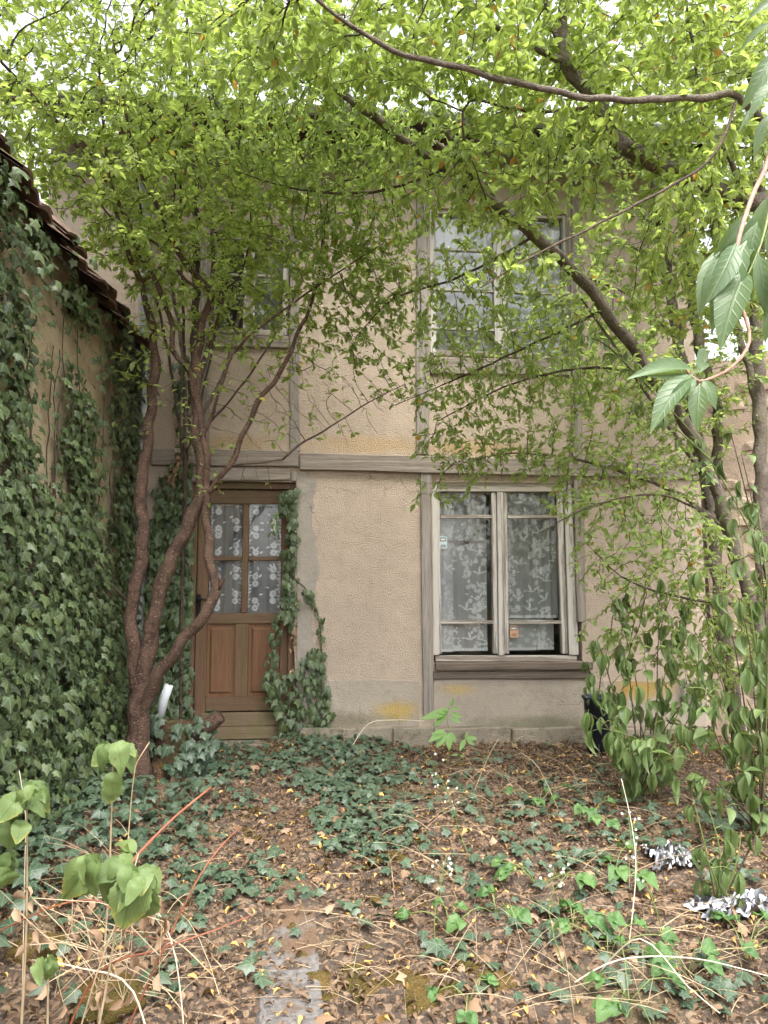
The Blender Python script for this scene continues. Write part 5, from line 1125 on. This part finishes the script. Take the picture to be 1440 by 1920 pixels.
# limp shrub on the right: thin stems with bunches of hanging leaves
def limp_shrub(label, base_px, stems, seed, leaf_len=.10, group=None, first=.28):
    r = random.Random(seed); g = on_ground(*base_px); t = thing('limp_shrub', g, label, 'shrub', group); P = []; D = []; Nn = []; S = []; W = []
    for st in stems:
        pts = [at(a, c, y) for a, c, y in st]; pts[0][2] = min(pts[0][2], float(gz(pts[0][0], pts[0][1]))) if st[0][1] > 1380 else pts[0][2]
        A = stem_tube('stem', t, M['green_stem'] if r.random() < .4 else M['twig'], pts, .006, .0022, 5)
        n = len(A); i = max(3, int(n * first)); lively = r.random() < .35
        while i < n:
            p = A[i]; a0 = r.uniform(0, 6.28); twig = r.uniform(.02, .11) if i < n - 2 else .01
            q0 = p + np.array([math.cos(a0) * twig, math.sin(a0) * twig * .8, r.uniform(-.01, .03)])
            if twig > .03: MB().tube([p, (p + q0) / 2 + np.array([0, 0, .015]), q0], [.0022, .0018, .0013], 4, False).build('twig', M['green_stem'], t, True)
            for q in range(r.randint(3, 6)):
                a = a0 + r.uniform(-1.6, 1.6); out = np.array([math.cos(a), math.sin(a), 0]); st0 = q0 + out * r.uniform(.004, .02)
                P.append(st0); h = r.uniform(.4, 1.1) if lively else r.uniform(.10, .45); D.append(out * h + np.array([0, 0, -1.0 if not lively else r.uniform(-.7, .2)]))
                Nn.append(out * 1.0 + np.array([0, 0, .4 if not lively else 1.2]) + .35 * np.array([r.gauss(0, 1), r.gauss(0, 1), 0])); S.append(leaf_len * 1.12 * r.uniform(.6, 1.2) * (.8 if lively else 1)); W.append(r.uniform(1.1, 1.6) if lively else r.uniform(.60, 1.0))
            i += r.randint(3, 5)
    put_leaves(t, [T_LANCE, T_LANCE2], M['leaf_shrub'], P, D, Nn, S, [r.random() for _ in P], 300, W=np.array(W))
    return t
limp_shrub('limp-leaved green shrub in front of the wall right of the lower window', (1200, 1450),
           [[(1190, 1455, 4.5), (1170, 1350, 4.45), (1120, 1290, 4.4), (1120, 1385, 4.35)][:3], [(1195, 1455, 4.5), (1200, 1330, 4.5), (1170, 1180, 4.5), (1140, 1110, 4.5)], [(1205, 1455, 4.5), (1230, 1340, 4.5), (1235, 1200, 4.5), (1260, 1110, 4.5)], [(1210, 1455, 4.5), (1260, 1360, 4.45), (1300, 1290, 4.4), (1320, 1230, 4.4)],
            [(1200, 1455, 4.5), (1160, 1400, 4.3), (1130, 1350, 4.2), (1125, 1345, 4.2)], [(1200, 1455, 4.5), (1210, 1400, 4.3), (1190, 1330, 4.2), (1180, 1310, 4.2)], [(1200, 1455, 4.5), (1240, 1380, 4.3), (1280, 1320, 4.2)], [(1195, 1455, 4.5), (1215, 1300, 4.6), (1205, 1230, 4.6)], [(1195, 1455, 4.5), (1150, 1380, 4.2), (1095, 1330, 4.1)], [(1200, 1455, 4.5), (1270, 1400, 4.2), (1330, 1360, 4.1)], [(1205, 1455, 4.5), (1290, 1350, 4.5), (1350, 1220, 4.5)], [(1195, 1455, 4.5), (1150, 1300, 4.5), (1120, 1200, 4.5)], [(1195, 1455, 4.5), (1180, 1390, 4.1), (1150, 1370, 4.0)], [(1195, 1455, 4.5), (1230, 1420, 4.1), (1250, 1390, 4.0)], [(1205, 1455, 4.5), (1250, 1250, 4.5), (1290, 1130, 4.5)], [(1205, 1455, 4.5), (1180, 1250, 4.6), (1200, 1130, 4.6), (1230, 1080, 4.6)]], 1, .120)
limp_shrub('tall limp-leaved shrub hanging along the right edge under the trees', (1420, 1560),
           [[(1425, 1560, 3.9), (1400, 1350, 3.9), (1370, 1180, 3.95), (1330, 1060, 4.0)], [(1430, 1560, 3.9), (1425, 1300, 3.85), (1400, 1080, 3.85), (1380, 930, 3.9)], [(1420, 1560, 3.9), (1370, 1440, 3.85), (1300, 1370, 3.8), (1250, 1350, 3.8)], [(1425, 1560, 3.9), (1390, 1400, 3.8), (1330, 1300, 3.75), (1290, 1290, 3.75)], [(1430, 1560, 3.9), (1440, 1250, 3.8), (1420, 1000, 3.8), (1390, 850, 3.85)], [(1425, 1560, 3.9), (1430, 1400, 3.7), (1400, 1310, 3.65)], [(1425, 1560, 3.9), (1380, 1500, 3.7), (1290, 1420, 3.6)], [(1420, 1560, 3.9), (1360, 1300, 3.9), (1300, 1180, 3.95)], [(1420, 1560, 3.9), (1340, 1480, 3.7), (1270, 1460, 3.6)], [(1430, 1560, 3.9), (1410, 1250, 3.7), (1385, 1120, 3.7)], [(1430, 1560, 3.9), (1440, 1150, 3.6), (1420, 940, 3.6)], [(1425, 1560, 3.9), (1350, 1400, 3.7), (1330, 1330, 3.65)]], 2, .115)
limp_shrub('low limp-leaved shoots beside the crumpled foil', (1345, 1690),
           [[(1345, 1700, 3.2), (1350, 1600, 3.2), (1330, 1520, 3.2)], [(1345, 1700, 3.2), (1320, 1580, 3.15), (1300, 1500, 3.15)], [(1350, 1700, 3.2), (1380, 1620, 3.15), (1390, 1560, 3.15)], [(1350, 1700, 3.2), (1420, 1560, 3.2), (1435, 1480, 3.2)], [(1340, 1700, 3.2), (1345, 1660, 3.1), (1320, 1600, 3.05)]], 3, .090)
limp_shrub('limp-leaved branch hanging in the middle of the right foliage', (1440, 1500),
           [[(1470, 1500, 4.2), (1440, 1100, 4.1), (1330, 860, 4.0), (1220, 730, 3.95), (1080, 590, 3.95), (1020, 560, 3.95)], [(1220, 730, 3.95), (1140, 650, 3.95), (1095, 630, 3.95)], [(1330, 860, 4.0), (1250, 790, 3.95), (1160, 740, 3.9)], [(1440, 1100, 4.1), (1400, 930, 3.9), (1370, 810, 3.85)]], 4, .080)

# branch with large leaves close to the camera, top right
bN = np.array([1.35, 1.55, 0.0]); bN[2] = gz(bN[0], bN[1])
t = thing('near_shrub', bN, 'large-leaved shrub branch reaching in close at the upper right', 'shrub')
stem_tube('stem', t, M['pink_twig'], [bN, (1.34, 1.56, .8), (1.30, 1.56, 1.7), at(1475, 150, 1.5)], .012, .007)
stem_tube('branch', t, M['pink_twig'], [at(1475, 150, 1.5), at(1440, 300, 1.5), at(1412, 365, 1.48), at(1385, 450, 1.46), at(1375, 540, 1.45), at(1392, 580, 1.44), at(1405, 640, 1.43), at(1370, 690, 1.42), at(1310, 715, 1.41), at(1285, 690, 1.40)], .0065, .003, 7, .02)
stem_tube('twig', t, M['green_stem'], [at(1455, 330, 1.5), at(1432, 440, 1.45), at(1405, 510, 1.42), at(1390, 530, 1.42)], .004, .002, 6, .02)
NL = [(1400, 450, 1330, 610, 1.43, -.03, 1.0, .1), (1380, 455, 1335, 560, 1.40, -.04, 1.0, -.5), (1372, 470, 1305, 580, 1.46, .0, .8, .4), (1400, 505, 1345, 640, 1.40, -.05, 1.15, .2), (1392, 420, 1330, 560, 1.50, .03, .9, -.3), (1420, 415, 1395, 520, 1.46, .0, 1.1, .2), (1395, 400, 1340, 480, 1.48, .02, .8, -.4), (1440, 420, 1475, 520, 1.45, .0, 1.1, .2), (1420, 470, 1440, 590, 1.42, .0, 1.0, -.2), (1430, 500, 1465, 620, 1.42, .0, 1.0, .3),
      (1302, 695, 1185, 690, 1.40, -.06, .8, .5), (1300, 700, 1215, 795, 1.37, -.05, 1.0, .3), (1308, 708, 1240, 770, 1.36, -.02, .9, -.2), (1312, 718, 1305, 805, 1.37, -.03, 1.2, .1), (1318, 710, 1345, 765, 1.38, -.03, 1.3, -.2), (1305, 700, 1325, 640, 1.42, .03, .9, .4), (1312, 700, 1330, 672, 1.40, .02, 1.2, .0), (1296, 700, 1200, 705, 1.42, .05, .6, -.4),
      (1440, 190, 1380, 240, 1.45, .0, .7, .8), (1455, 40, 1380, 90, 1.5, .03, .7, .6), (1450, 100, 1395, 200, 1.45, .0, .9, -.3), (1460, 150, 1400, 215, 1.42, .0, 1.0, .4), (1450, 210, 1410, 290, 1.45, .0, .9, .2), (1460, 0, 1400, 30, 1.5, .0, .8, .3), (1450, 360, 1410, 470, 1.5, .02, 1.0, .4), (1460, 560, 1430, 640, 1.44, .0, 1.0, .2)]
for q in range(46):
    h_ = random.uniform(.35, 1.75); a_ = random.uniform(-1.2, 1.6); b0 = np.array([1.345, 1.56, h_]); L_ = random.uniform(.10, .30); e_ = b0 + np.array([math.cos(a_) * L_, math.sin(a_) * L_, .06])
    stem_tube('twig', t, M['pink_twig'], [b0, (b0 + e_) / 2 + np.array([0, 0, .02]), e_], .003, .0015, 5, .05)
    k_ = random.randint(3, 5); put_leaves(t, [T_LONG], M['leaf_near'], np.tile(e_, (k_, 1)), np.array([math.cos(a_), math.sin(a_), -.7]) + .8 * unit(k_), np.array([0, 0, 1.0]) + .5 * unit(k_), np.full(k_, .10), np.linspace(.1, .9, k_), 6, W=np.full(k_, .7))
NL += [(a + rj(25), c + rj(20), a + (e - a) * .8 + rj(30), c + (f - c) * .8 + rj(25), y + .06 + rj(.05), dy + rj(.04), w * .8, tl + rj(.6)) for a, c, e, f, y, dy, w, tl in NL[:10]]
hand_leaves(t, [T_LONG], M['leaf_near'], [(a, c, e, f, y, dy, w * .68, tl) for a, c, e, f, y, dy, w, tl in NL])

# broad-leaved sprouts lower left
def sprout(label, foot, top, leaves, mat=M['leaf_sprout'], stalk='dry_stalk'):
    a, c, y = foot; p = at(a, c, y); p[2] = gz(p[0], p[1]) - .01; t = thing('young_lime', p, label, 'seedling', 'broad-leaved seedlings at the lower left')
    q = at(*top); stem_tube('stem', t, M[stalk], [p, p * .5 + q * .5 + np.array([.01, 0, .0]), q], .0045, .0022, 6)
    ex = []
    for k, (a, c, e, f, y, dy, w, tl) in enumerate(leaves):
        ex.append((a, c, a + (e - a) * .86, c + (f - c) * .86, y, dy, w * .80, tl + rj(.5)))
        for q in range(2):
            g_ = random.uniform(.45, .72); ex.append((a + rj(14), c + rj(10), a + (e - a) * g_ + rj(26), c + (f - c) * g_ + 12 + rj(16), y + rj(.05), dy + rj(.05), w * random.uniform(.6, .95), tl + rj(.9)))
    hand_leaves(t, [T_BROAD, T_BROAD2, T_BROAD3], mat, ex, up=.6); return t
sprout('largest broad-leaved seedling, its leaves bunched at the lower left', (150, 1900, 2.15), (235, 1620, 2.1),
       [(268, 1640, 235, 1785, 2.02, -.02, 1.0, .0), (240, 1625, 185, 1720, 2.05, -.03, .9, .3), (225, 1610, 200, 1655, 2.0, -.04, 1.0, -.2), (262, 1625, 300, 1690, 2.03, -.02, 1.0, -.3), (245, 1620, 232, 1720, 1.98, -.02, .8, .1), (250, 1600, 215, 1560, 2.15, .02, 1.0, .5), (272, 1628, 280, 1660, 1.97, -.03, 1.2, .2), (185, 1612, 85, 1700, 2.0, -.04, .95, -.1), (175, 1608, 150, 1690, 1.96, -.02, .8, .4), (258, 1650, 215, 1690, 1.96, -.04, 1.0, .2)])
sprout('middle broad-leaved seedling with yellowing tips in front of the plum tree foot', (190, 1760, 2.55), (212, 1400, 2.5),
       [(214, 1400, 165, 1455, 2.45, -.02, 1.0, .2), (216, 1398, 190, 1430, 2.42, -.03, 1.2, .0), (222, 1402, 268, 1448, 2.46, -.02, .9, -.3), (220, 1400, 225, 1450, 2.40, -.02, 1.1, .1), (212, 1455, 205, 1505, 2.44, -.03, 1.3, .1), (225, 1395, 245, 1420, 2.5, .02, 1.0, .3), (205, 1398, 160, 1430, 2.52, .03, .8, -.4), (214, 1458, 235, 1475, 2.46, .0, .9, .2)])
sprout('broad-leaved seedling cut by the left edge of the picture', (45, 1800, 2.4), (50, 1480, 2.35),
       [(40, 1490, -20, 1560, 2.3, -.02, 1.0, .2), (50, 1480, 30, 1530, 2.28, -.03, 1.0, -.2), (62, 1478, 75, 1530, 2.3, -.02, .8, .3), (55, 1475, 110, 1540, 2.33, .0, .55, -.3), (25, 1540, 5, 1610, 2.3, -.03, 1.1, .1), (20, 1600, -10, 1650, 2.3, -.02, 1.0, .2), (60, 1472, 45, 1500, 2.26, -.04, 1.0, .2), (8, 1625, 0, 1680, 2.28, -.02, 1.1, .0)])
sprout('small seedling with two narrow leaves near the bottom left corner', (80, 1910, 2.2), (90, 1790, 2.2), [(90, 1795, 95, 1840, 2.15, -.02, .8, .2), (88, 1800, 80, 1835, 2.15, -.03, .9, -.2), (92, 1790, 102, 1820, 2.2, .0, .7, .2)])

# ash-like sapling in front of the plinth
p = on_ground(838, 1432); t = thing('sapling', p, 'fresh green sapling with compound leaves in front of the stone plinth', 'sapling'); yS = p[1]
stem_tube('stem', t, M['green_stem'], [p, at(845, 1385, yS), at(838, 1345, yS), at(846, 1318, yS)], .004, .002, 5)
stem_tube('stem', t, M['green_stem'], [p + np.array([.01, 0, 0]), at(866, 1420, yS), at(872, 1385, yS)], .003, .0015, 5)
hand_leaves(t, [T_ASH], M['leaf_ash'], [(846, 1326, 850, 1308, yS, 0, 1, 0), (846, 1328, 862, 1330, yS, -.02, .9, .2), (844, 1332, 828, 1330, yS, -.02, .9, .2), (845, 1336, 868, 1345, yS, -.03, .9, .3), (842, 1336, 815, 1332, yS, -.02, .9, .0), (840, 1338, 788, 1346, yS, -.04, .7, .2), (838, 1342, 812, 1362, yS, -.05, .8, .3), (842, 1345, 866, 1356, yS, -.04, .8, -.2),
    (836, 1372, 802, 1390, yS - .05, -.04, .9, .2), (838, 1374, 818, 1402, yS - .05, -.05, .9, 0), (842, 1374, 842, 1408, yS - .05, -.05, .9, 0), (844, 1372, 856, 1394, yS - .05, -.04, .9, 0), (834, 1370, 808, 1376, yS - .05, -.02, .8, 0), (872, 1385, 896, 1384, yS, -.02, 1, 0), (872, 1386, 862, 1408, yS, -.05, .9, 0), (874, 1385, 890, 1398, yS, -.04, .9, 0), (872, 1384, 878, 1372, yS, .0, 1, 0), (860, 1415, 845, 1416, yS, 0, .8, 0), (862, 1416, 872, 1420, yS, 0, .8, 0)])

# brambles
def bramble(label, px, py, n, size, seed, tall=.10):
    r = random.Random(seed); g = on_ground(px, py); t = thing('bramble', g, label, 'bramble', 'brambles in the litter'); P = []; D = []; Nn = []; S = []; b = MB()
    for k in range(n):
        a = r.uniform(0, 6.28); L = r.uniform(.05, .22); e = g + np.array([math.cos(a) * L, math.sin(a) * L, 0]); e[2] = gz(e[0], e[1]) + tall * r.uniform(.4, 1.1)
        b.tube(resample([(*g, 1), (*(g * .5 + e * .5 + np.array([0, 0, .04])), 1), (*e, 1)], .03)[:, :3], .0022, 5)
        for q in (-.9, 0, .9):
            d = np.array([math.cos(a + q), math.sin(a + q), -.15]); P.append(e); D.append(d); Nn.append(np.array([0, -.5, 1.0]) + .2 * np.array([r.gauss(0, 1), r.gauss(0, 1), 0])); S.append(size * r.uniform(.8, 1.15) * (1.15 if q == 0 else .9))
    b.build('stem', M['green_stem'], t, True); put_leaves(t, [T_BROAD3, T_BROAD], M['leaf_bramble'], P, D, Nn, S, [r.random() for _ in P], 300, W=np.full(len(P), .85))
bramble('broad dark bramble leaves in the right half of the yard', 1150, 1650, 4, .085, 1)
bramble('bramble tuft just left of the larger dark bramble', 1010, 1665, 5, .065, 2)
bramble('pale green bramble leaves on the ground mid-right', 930, 1715, 5, .065, 3, .07)
bramble('bramble growing in front of the tall pale stalk', 1075, 1745, 4, .075, 4)
bramble('bramble at the bottom edge, right of the middle', 1180, 1880, 6, .06, 5)
bramble('bramble tuft between the window wall and the foil', 1105, 1545, 6, .06, 6)
bramble('small bramble left of the middle weed', 845, 1745, 3, .055, 7)
bramble('dark bramble below the foil at the right edge', 1400, 1800, 5, .07, 8)
bramble('bramble leaves lying at the bottom, right of the path', 880, 1880, 3, .06, 9, .05)

bramble('bramble sprawling under the pale flat stalk at the lower right', 1290, 1830, 6, .07, 10)
bramble('low bramble right of the white-flowered slanting weed', 1140, 1800, 5, .07, 11)
bramble('bramble tuft in the litter in front of the plinth corner', 1010, 1510, 4, .06, 12)
# pale weeds with small white flowers
def weed(label, foot, pts, seed):
    r = random.Random(seed); g = on_ground(*foot); t = thing('flowering_weed', g, label, 'weed', 'weeds with small white flowers'); y = g[1]
    P = [g] + [at(a, c, y + d) for a, c, d in pts]; A = stem_tube('stem', t, M['green_stem'], P, .0030, .0014, 5); b = MB(); fl = MB(); n = len(A)
    L = [[], [], [], []]
    for i in range(2, n - 2, 2): L[0].append(A[i]); a = r.uniform(0, 6.28); L[1].append((math.cos(a), math.sin(a), -.5)); L[2].append((0, -.3, 1)); L[3].append(r.uniform(.02, .045))
    put_leaves(t, [T_ASH], M['leaf_bramble'], L[0], L[1], L[2], L[3], [r.random() for _ in L[0]], 60, W=np.full(len(L[0]), .6))
    for k in range(13):
        p = A[r.randint(int(n * .45), n - 1)]; e = p + np.array([r.uniform(-.05, .05), r.uniform(-.04, .04), r.uniform(.0, .05)]); b.tube([p, e], .0009, 3, False)
        fl = MB()
        for q in range(7):
            w = 6.283 * q / 7; c, s = math.cos(w), math.sin(w); R0 = r.uniform(.004, .0065)
            fl.add([e, e + np.array([R0 * math.cos(w - .3), -.002, R0 * math.sin(w - .3)]), e + np.array([R0 * 1.2 * c, -.004, R0 * 1.2 * s]), e + np.array([R0 * math.cos(w + .3), -.002, R0 * math.sin(w + .3)])], [(0, 1, 2, 3)])
        fl.build('flower', M['petal'], t)
    b.build('stalk', M['green_stem'], t, True)
weed('tall thin weed with white flower heads leaning left in the middle of the yard', (885, 1620), [(862, 1560, 0), (845, 1500, -.02), (815, 1440, -.04), (798, 1415, -.06)], 1)
weed('bushy white-flowered weed below the middle of the yard', (815, 1790), [(815, 1720, 0), (825, 1660, .02), (838, 1600, .04)], 2)
weed('white-flowered weed with a slanting stem under the pale stalk', (1060, 1820), [(1040, 1760, 0), (1030, 1690, .02), (1062, 1640, .04)], 3)
weed('white-flowered weed climbing beside the long white stalk', (1245, 1760), [(1225, 1690, 0), (1190, 1610, .02), (1178, 1530, .04)], 4)

# canes and long stalks
def cane(name, label, cat, pts, r0, r1, mat, foot=True):
    P = [at(a, c, y) for a, c, y in pts]
    if foot: P[0][2] = gz(P[0][0], P[0][1]) - .01
    o = MB(); A = resample([(*p, 1) for p in P], .04); n = len(A); o.tube(A[:, :3], [r0 + (r1 - r0) * i / (n - 1) for i in range(n)], 6)
    return tag(o.build(name, mat, None, True), label, cat)
cane('bramble_cane', 'red-brown cane slanting up from the broad-leaved seedling to the right', 'cane', [(230, 1900, 2.5), (370, 1650, 2.6), (450, 1550, 2.75), (520, 1570, 2.7)][:3] + [(400, 1475, 2.9)][:0] + [(520, 1500, 2.9)][:0], .004, .003, M['red_cane'])
cane('bramble_cane', 'bare red-brown cane with a cut end pointing at the door', 'cane', [(230, 1640, 2.45), (265, 1595, 2.5), (330, 1530, 2.6), (396, 1476, 2.7)], .0055, .0040, M['red_cane'], False)
cane('bramble_cane', 'long reddish cane arching low across the lower left', 'cane', [(90, 1900, 2.3), (180, 1830, 2.3), (300, 1780, 2.3), (400, 1745, 2.35), (468, 1718, 2.4)], .0045, .0022, M['red_cane'])
cane('bramble_cane', 'thin red cane running level at the lower left', 'cane', [(-30, 1760, 2.4), (100, 1700, 2.35), (190, 1690, 2.35), (240, 1745, 2.35), (320, 1765, 2.35)], .003, .002, M['red_cane'], False)
for i, (lab, pts, r, m) in enumerate([
    ('tall white stalk standing right of the middle', [(1178, 1800, 2.9), (1192, 1640, 2.95), (1185, 1550, 3.0), (1165, 1460, 3.05)], .0028, 'pale_stalk'),
    ('thick bleached stalk lying from upper left to lower right at the bottom right', [(1115, 1680, 2.75), (1200, 1760, 2.6), (1290, 1850, 2.5), (1350, 1900, 2.4)], .0032, 'pale_stalk'),
    ('long bleached stalk lying flat to the right edge', [(1060, 1775, 2.7), (1160, 1800, 2.65), (1300, 1797, 2.65), (1440, 1830, 2.6)], .003, 'pale_stalk'),
    ('straw stalk leaning across the bottom left corner', [(110, 1915, 2.2), (180, 1830, 2.2), (230, 1700, 2.25), (260, 1600, 2.3)], .003, 'dry_stalk'),
    ('pale stalk falling from the seedling to the bottom edge', [(310, 1915, 2.2), (250, 1860, 2.25), (150, 1815, 2.3), (60, 1800, 2.35)], .0035, 'pale_stalk'),
    ('upright straw stalk beside the plum tree foot', [(232, 1560, 2.9), (248, 1480, 2.9), (262, 1420, 2.9), (280, 1392, 2.9)], .003, 'dry_stalk'),
    ('thin upright stalk near the left edge', [(48, 1780, 2.5), (46, 1640, 2.5), (48, 1530, 2.5), (36, 1445, 2.5)], .002, 'pale_stalk'),
    ('arched dry stalk against the stone plinth', [(655, 1385, 5.7), (690, 1358, 5.7), (740, 1350, 5.72), (795, 1352, 5.74)], .004, 'pale_stalk'),
    ('slanting straw stalk right of the sapling', [(885, 1480, 4.6), (915, 1420, 4.6), (935, 1385, 4.6)], .003, 'dry_stalk'),
    ('straw stalk leaning right before the plinth', [(1050, 1500, 4.3), (1010, 1440, 4.3), (975, 1410, 4.3)], .003, 'dry_stalk'),
    ('bent pale stalk in the lower left litter', [(360, 1915, 2.25), (330, 1800, 2.3), (290, 1700, 2.4), (250, 1660, 2.45)], .0025, 'pale_stalk'),
    ('stick lying under the broad-leaved seedling', [(220, 1690, 2.6), (300, 1760, 2.5), (400, 1830, 2.45)], .003, 'dry_stalk')]):
    cane('dry_stalk', lab, 'stalk', pts, r, r * .6, M[m])

# withered leaves hung in the lower left canes
m = 70; P = np.array([at(rng.uniform(20, 330), rng.uniform(1660, 1880), 2.3 + rng.uniform(-.05, .15)) for _ in range(m)]); P[:, 2] = np.maximum(P[:, 2], gz(P[:, 0], P[:, 1]) + .01)
t = thing('withered_bush', P.mean(0) * np.array([1, 1, 0]) + np.array([0, 0, gz(-.7, 2.3)]), 'tangle of withered leaves among the canes at the lower left', 'dead leaves')
put_leaves(t, [T_DEAD], M['brown_leaf'], P, np.array([0, 0, -.8]) + .8 * unit(m), unit(m), rng.uniform(.022, .06, m), rng.random(m), 300)
b = MB()
for q in range(40):
    i, j = rng.integers(0, m, 2); b.tube([P[i], (P[i] + P[j]) / 2 + np.array([0, 0, .02]), P[j]], .0012, 3, False)
b.build('dry_twigs', M['dry_stalk'], t)
# mossy stone
def rock(name, label, px, py, rad_, mat, seed):
    g = on_ground(px, py); bm = bmesh.new(); bmesh.ops.create_icosphere(bm, subdivisions=4, radius=1)
    for v in bm.verts:
        n_ = v.co.normalized(); d = 1 + .25 * mnoise.noise(n_ * 1.6 + Vector((seed, 0, 0))) + .10 * mnoise.noise(n_ * 5 + Vector((seed, 3, 0))); v.co = Vector((n_.x * rad_[0] * d, n_.y * rad_[1] * d, n_.z * rad_[2] * d))
    me = bpy.data.meshes.new(name); bm.to_mesh(me); bm.free(); me.materials.append(mat); me.polygons.foreach_set('use_smooth', [True] * len(me.polygons))
    o = bpy.data.objects.new(name, me); link(o); o.location = (g[0], g[1] + rad_[1] * .5, g[2] + rad_[2] * .2); return tag(o, label, 'stone')
rock('mossy_stone', 'moss-covered stone at the bottom left under the canes', 190, 1900, (.12, .13, .055), M['moss'], 2)
rock('mossy_stone', 'smaller mossy stone behind the withered leaves at the left edge', 60, 1800, (.10, .10, .05), M['moss'], 5)

# stump with cut log
def stump():
    g = on_ground(316, 1462); g = g + np.array([0, .12, 0]); t = thing('tree_stump', g, 'rotten mossy stump wrapped in ivy beside the plum tree foot', 'stump'); b = MB(); vs = []; fs = []; N2 = 28
    prof = [(.17, -.1), (.165, .02), (.15, .10), (.135, .18), (.14, .26), (.15, .33), (.14, .36), (.11, .345), (.06, .28), (.03, .22)]
    for i, (r, z) in enumerate(prof):
        for j in range(N2):
            w = 6.283 * j / N2; d = 1 + .28 * mnoise.noise((math.cos(w) * 1.8, math.sin(w) * 1.8, z * 5)) + .12 * mnoise.noise((math.cos(w) * 5, math.sin(w) * 5, z * 14)); vs.append((g[0] + r * d * math.cos(w), g[1] + r * d * math.sin(w), g[2] + z + .05 * mnoise.noise((math.cos(w) * 2, math.sin(w) * 2, 9)) * (i > 3)))
    for i in range(len(prof) - 1):
        for j in range(N2): fs.append((i * N2 + j, i * N2 + (j + 1) % N2, (i + 1) * N2 + (j + 1) % N2, (i + 1) * N2 + j))
    b.add(vs, fs); b.build('stump_wood', mat_bark('rotten stump wood', (0.035, 0.02, 0.014), (0.14, 0.075, 0.045), (0.10, 0.11, 0.03), .7, .9), t, True)
    p = g + np.array([.13, .0, .27]); b = MB(); A = resample([(*p, .06), (*(p + np.array([.10, -.02, .06])), .055), (*(p + np.array([.20, -.03, .13])), .045)], .03); b.tube(A[:, :3], A[:, 3], 10).build('cut_branch', M['bark_plum'], t, True)
    b = MB(); r = random.Random(4)
    for k in range(5):
        w = r.uniform(3.6, 5.8); c = g + np.array([.15 * math.cos(w), .15 * math.sin(w), r.uniform(.05, .30)])
        b.add([c + np.array([x * .05, y * .02, z * .035]) for x, y, z in [(-1, 0, 0), (0, -1, 0), (1, 0, 0), (0, 0, 1), (0, 0, -1), (-.6, -.6, .5), (.6, -.6, -.5)]], [(0, 1, 5), (0, 5, 3), (5, 1, 3), (1, 2, 3), (0, 4, 1), (1, 4, 6), (1, 6, 2), (6, 4, 2)])
    b.build('moss_cushion', M['moss'], t, True)
    m = 130; a = rng.uniform(2.8, 6.6, m); z = rng.uniform(.02, .42, m); P = np.stack([g[0] + .19 * np.cos(a) + rng.uniform(0, .10, m), g[1] + .18 * np.sin(a), g[2] + z], 1)
    P = P[(np.cos(a) > -.2) | (z > .3) | (rng.random(m) < .25)]; m = len(P)
    t2 = thing('stump_ivy', (g[0] + .15, g[1] - .1, gz(g[0] + .15, g[1] - .1)), 'ivy trailing over the rotten stump', 'ivy'); put_leaves(t2, [T_IVY], M['ivy_ground'], P, np.array([.1, -.3, -.9]) + .5 * unit(m), np.array([0, -1, .6]) + .4 * unit(m), rng.uniform(.05, .09, m), rng.random(m), 300)
stump()
# white tube with a black cable
g = at(305, 1330, 5.35); g[2] = max(gz(g[0], g[1]), g[2] - .1); t = thing('plastic_tube', g, 'white plastic tube leaning behind the plum tree foot', 'tube')
A = [at(300, 1345, 5.3), at(307, 1312, 5.3), at(317, 1284, 5.3)]; MB().tube(A, [.030, .033, .032], 16).build('tube_wall', M['white_plastic'], t, True)
MB().tube(resample([(*at(301, 1330, 5.28), 1), (*at(303, 1305, 5.28), 1), (*at(312, 1288, 5.29), 1), (*at(345, 1262, 5.3), 1)], .02)[:, :3], .004, 6).build('cable', M['iron'], t, True)
# dark blue tub
g = on_ground(1122, 1412); g[1] = min(g[1], 5.72); g[2] = gz(g[0], g[1]); t = thing('plastic_tub', g, 'dark blue plastic tub against the wall beside the lower window', 'tub')
MB().lathe(g, [(.0, .0), (.085, .0), (.105, .42), (.112, .42), (.114, .45), (.10, .45), (.098, .42), (.08, .05), (.0, .05)], 28).build('tub_body', M['navy_plastic'], t, True)
MB().tube([g + np.array([.112 * math.cos(w), .112 * math.sin(w), .44]) for w in np.linspace(0, 6.283, 29)], .010, 6, False).build('rim', M['navy_plastic'], t, True)
limp_shrub('leafy plant growing out of the dark blue tub', (1122, 1405), [[tuple(v) for v in s] for s in [[(1120, 1330, 5.6), (1130, 1250, 5.6), (1150, 1190, 5.55)], [(1122, 1330, 5.6), (1110, 1280, 5.55), (1100, 1240, 5.5)], [(1124, 1330, 5.6), (1150, 1280, 5.55), (1170, 1260, 5.5)]]], 9, .085)
# crumpled foil
def foil(label, px, py, w, d, seed):
    g = on_ground(px, py); n = 22; r = random.Random(seed); b = MB(); vs = []
    for j in range(n):
        for i in range(n):
            u, v = i / (n - 1) - .5, j / (n - 1) - .5; e = 1 + .45 * mnoise.noise((u * 4 + seed, v * 4, 0)); X = g[0] + u * w * e; Y = g[1] + v * d * e
            vs.append((X + r.uniform(-.004, .004), Y + r.uniform(-.004, .004), float(gz(X, Y)) + .010 + .07 * abs(mnoise.noise((u * 4 + seed, v * 4, 2))) + .035 * abs(mnoise.noise((u * 11 + seed, v * 11, 5))) + r.uniform(-.004, .004)))
    b.add(vs, [(j * n + i, j * n + i + 1, (j + 1) * n + i + 1, (j + 1) * n + i) for j in range(n - 1) for i in range(n - 1)]); tag(b.build('crumpled_foil', M['foil']), label, 'foil')
foil('smaller piece of crumpled silver foil lying in the ivy', 1258, 1615, .22, .20, 3)
foil('larger strip of crumpled silver foil at the right edge', 1378, 1712, .34, .16, 8)
print('all', _time.time() - _t0)
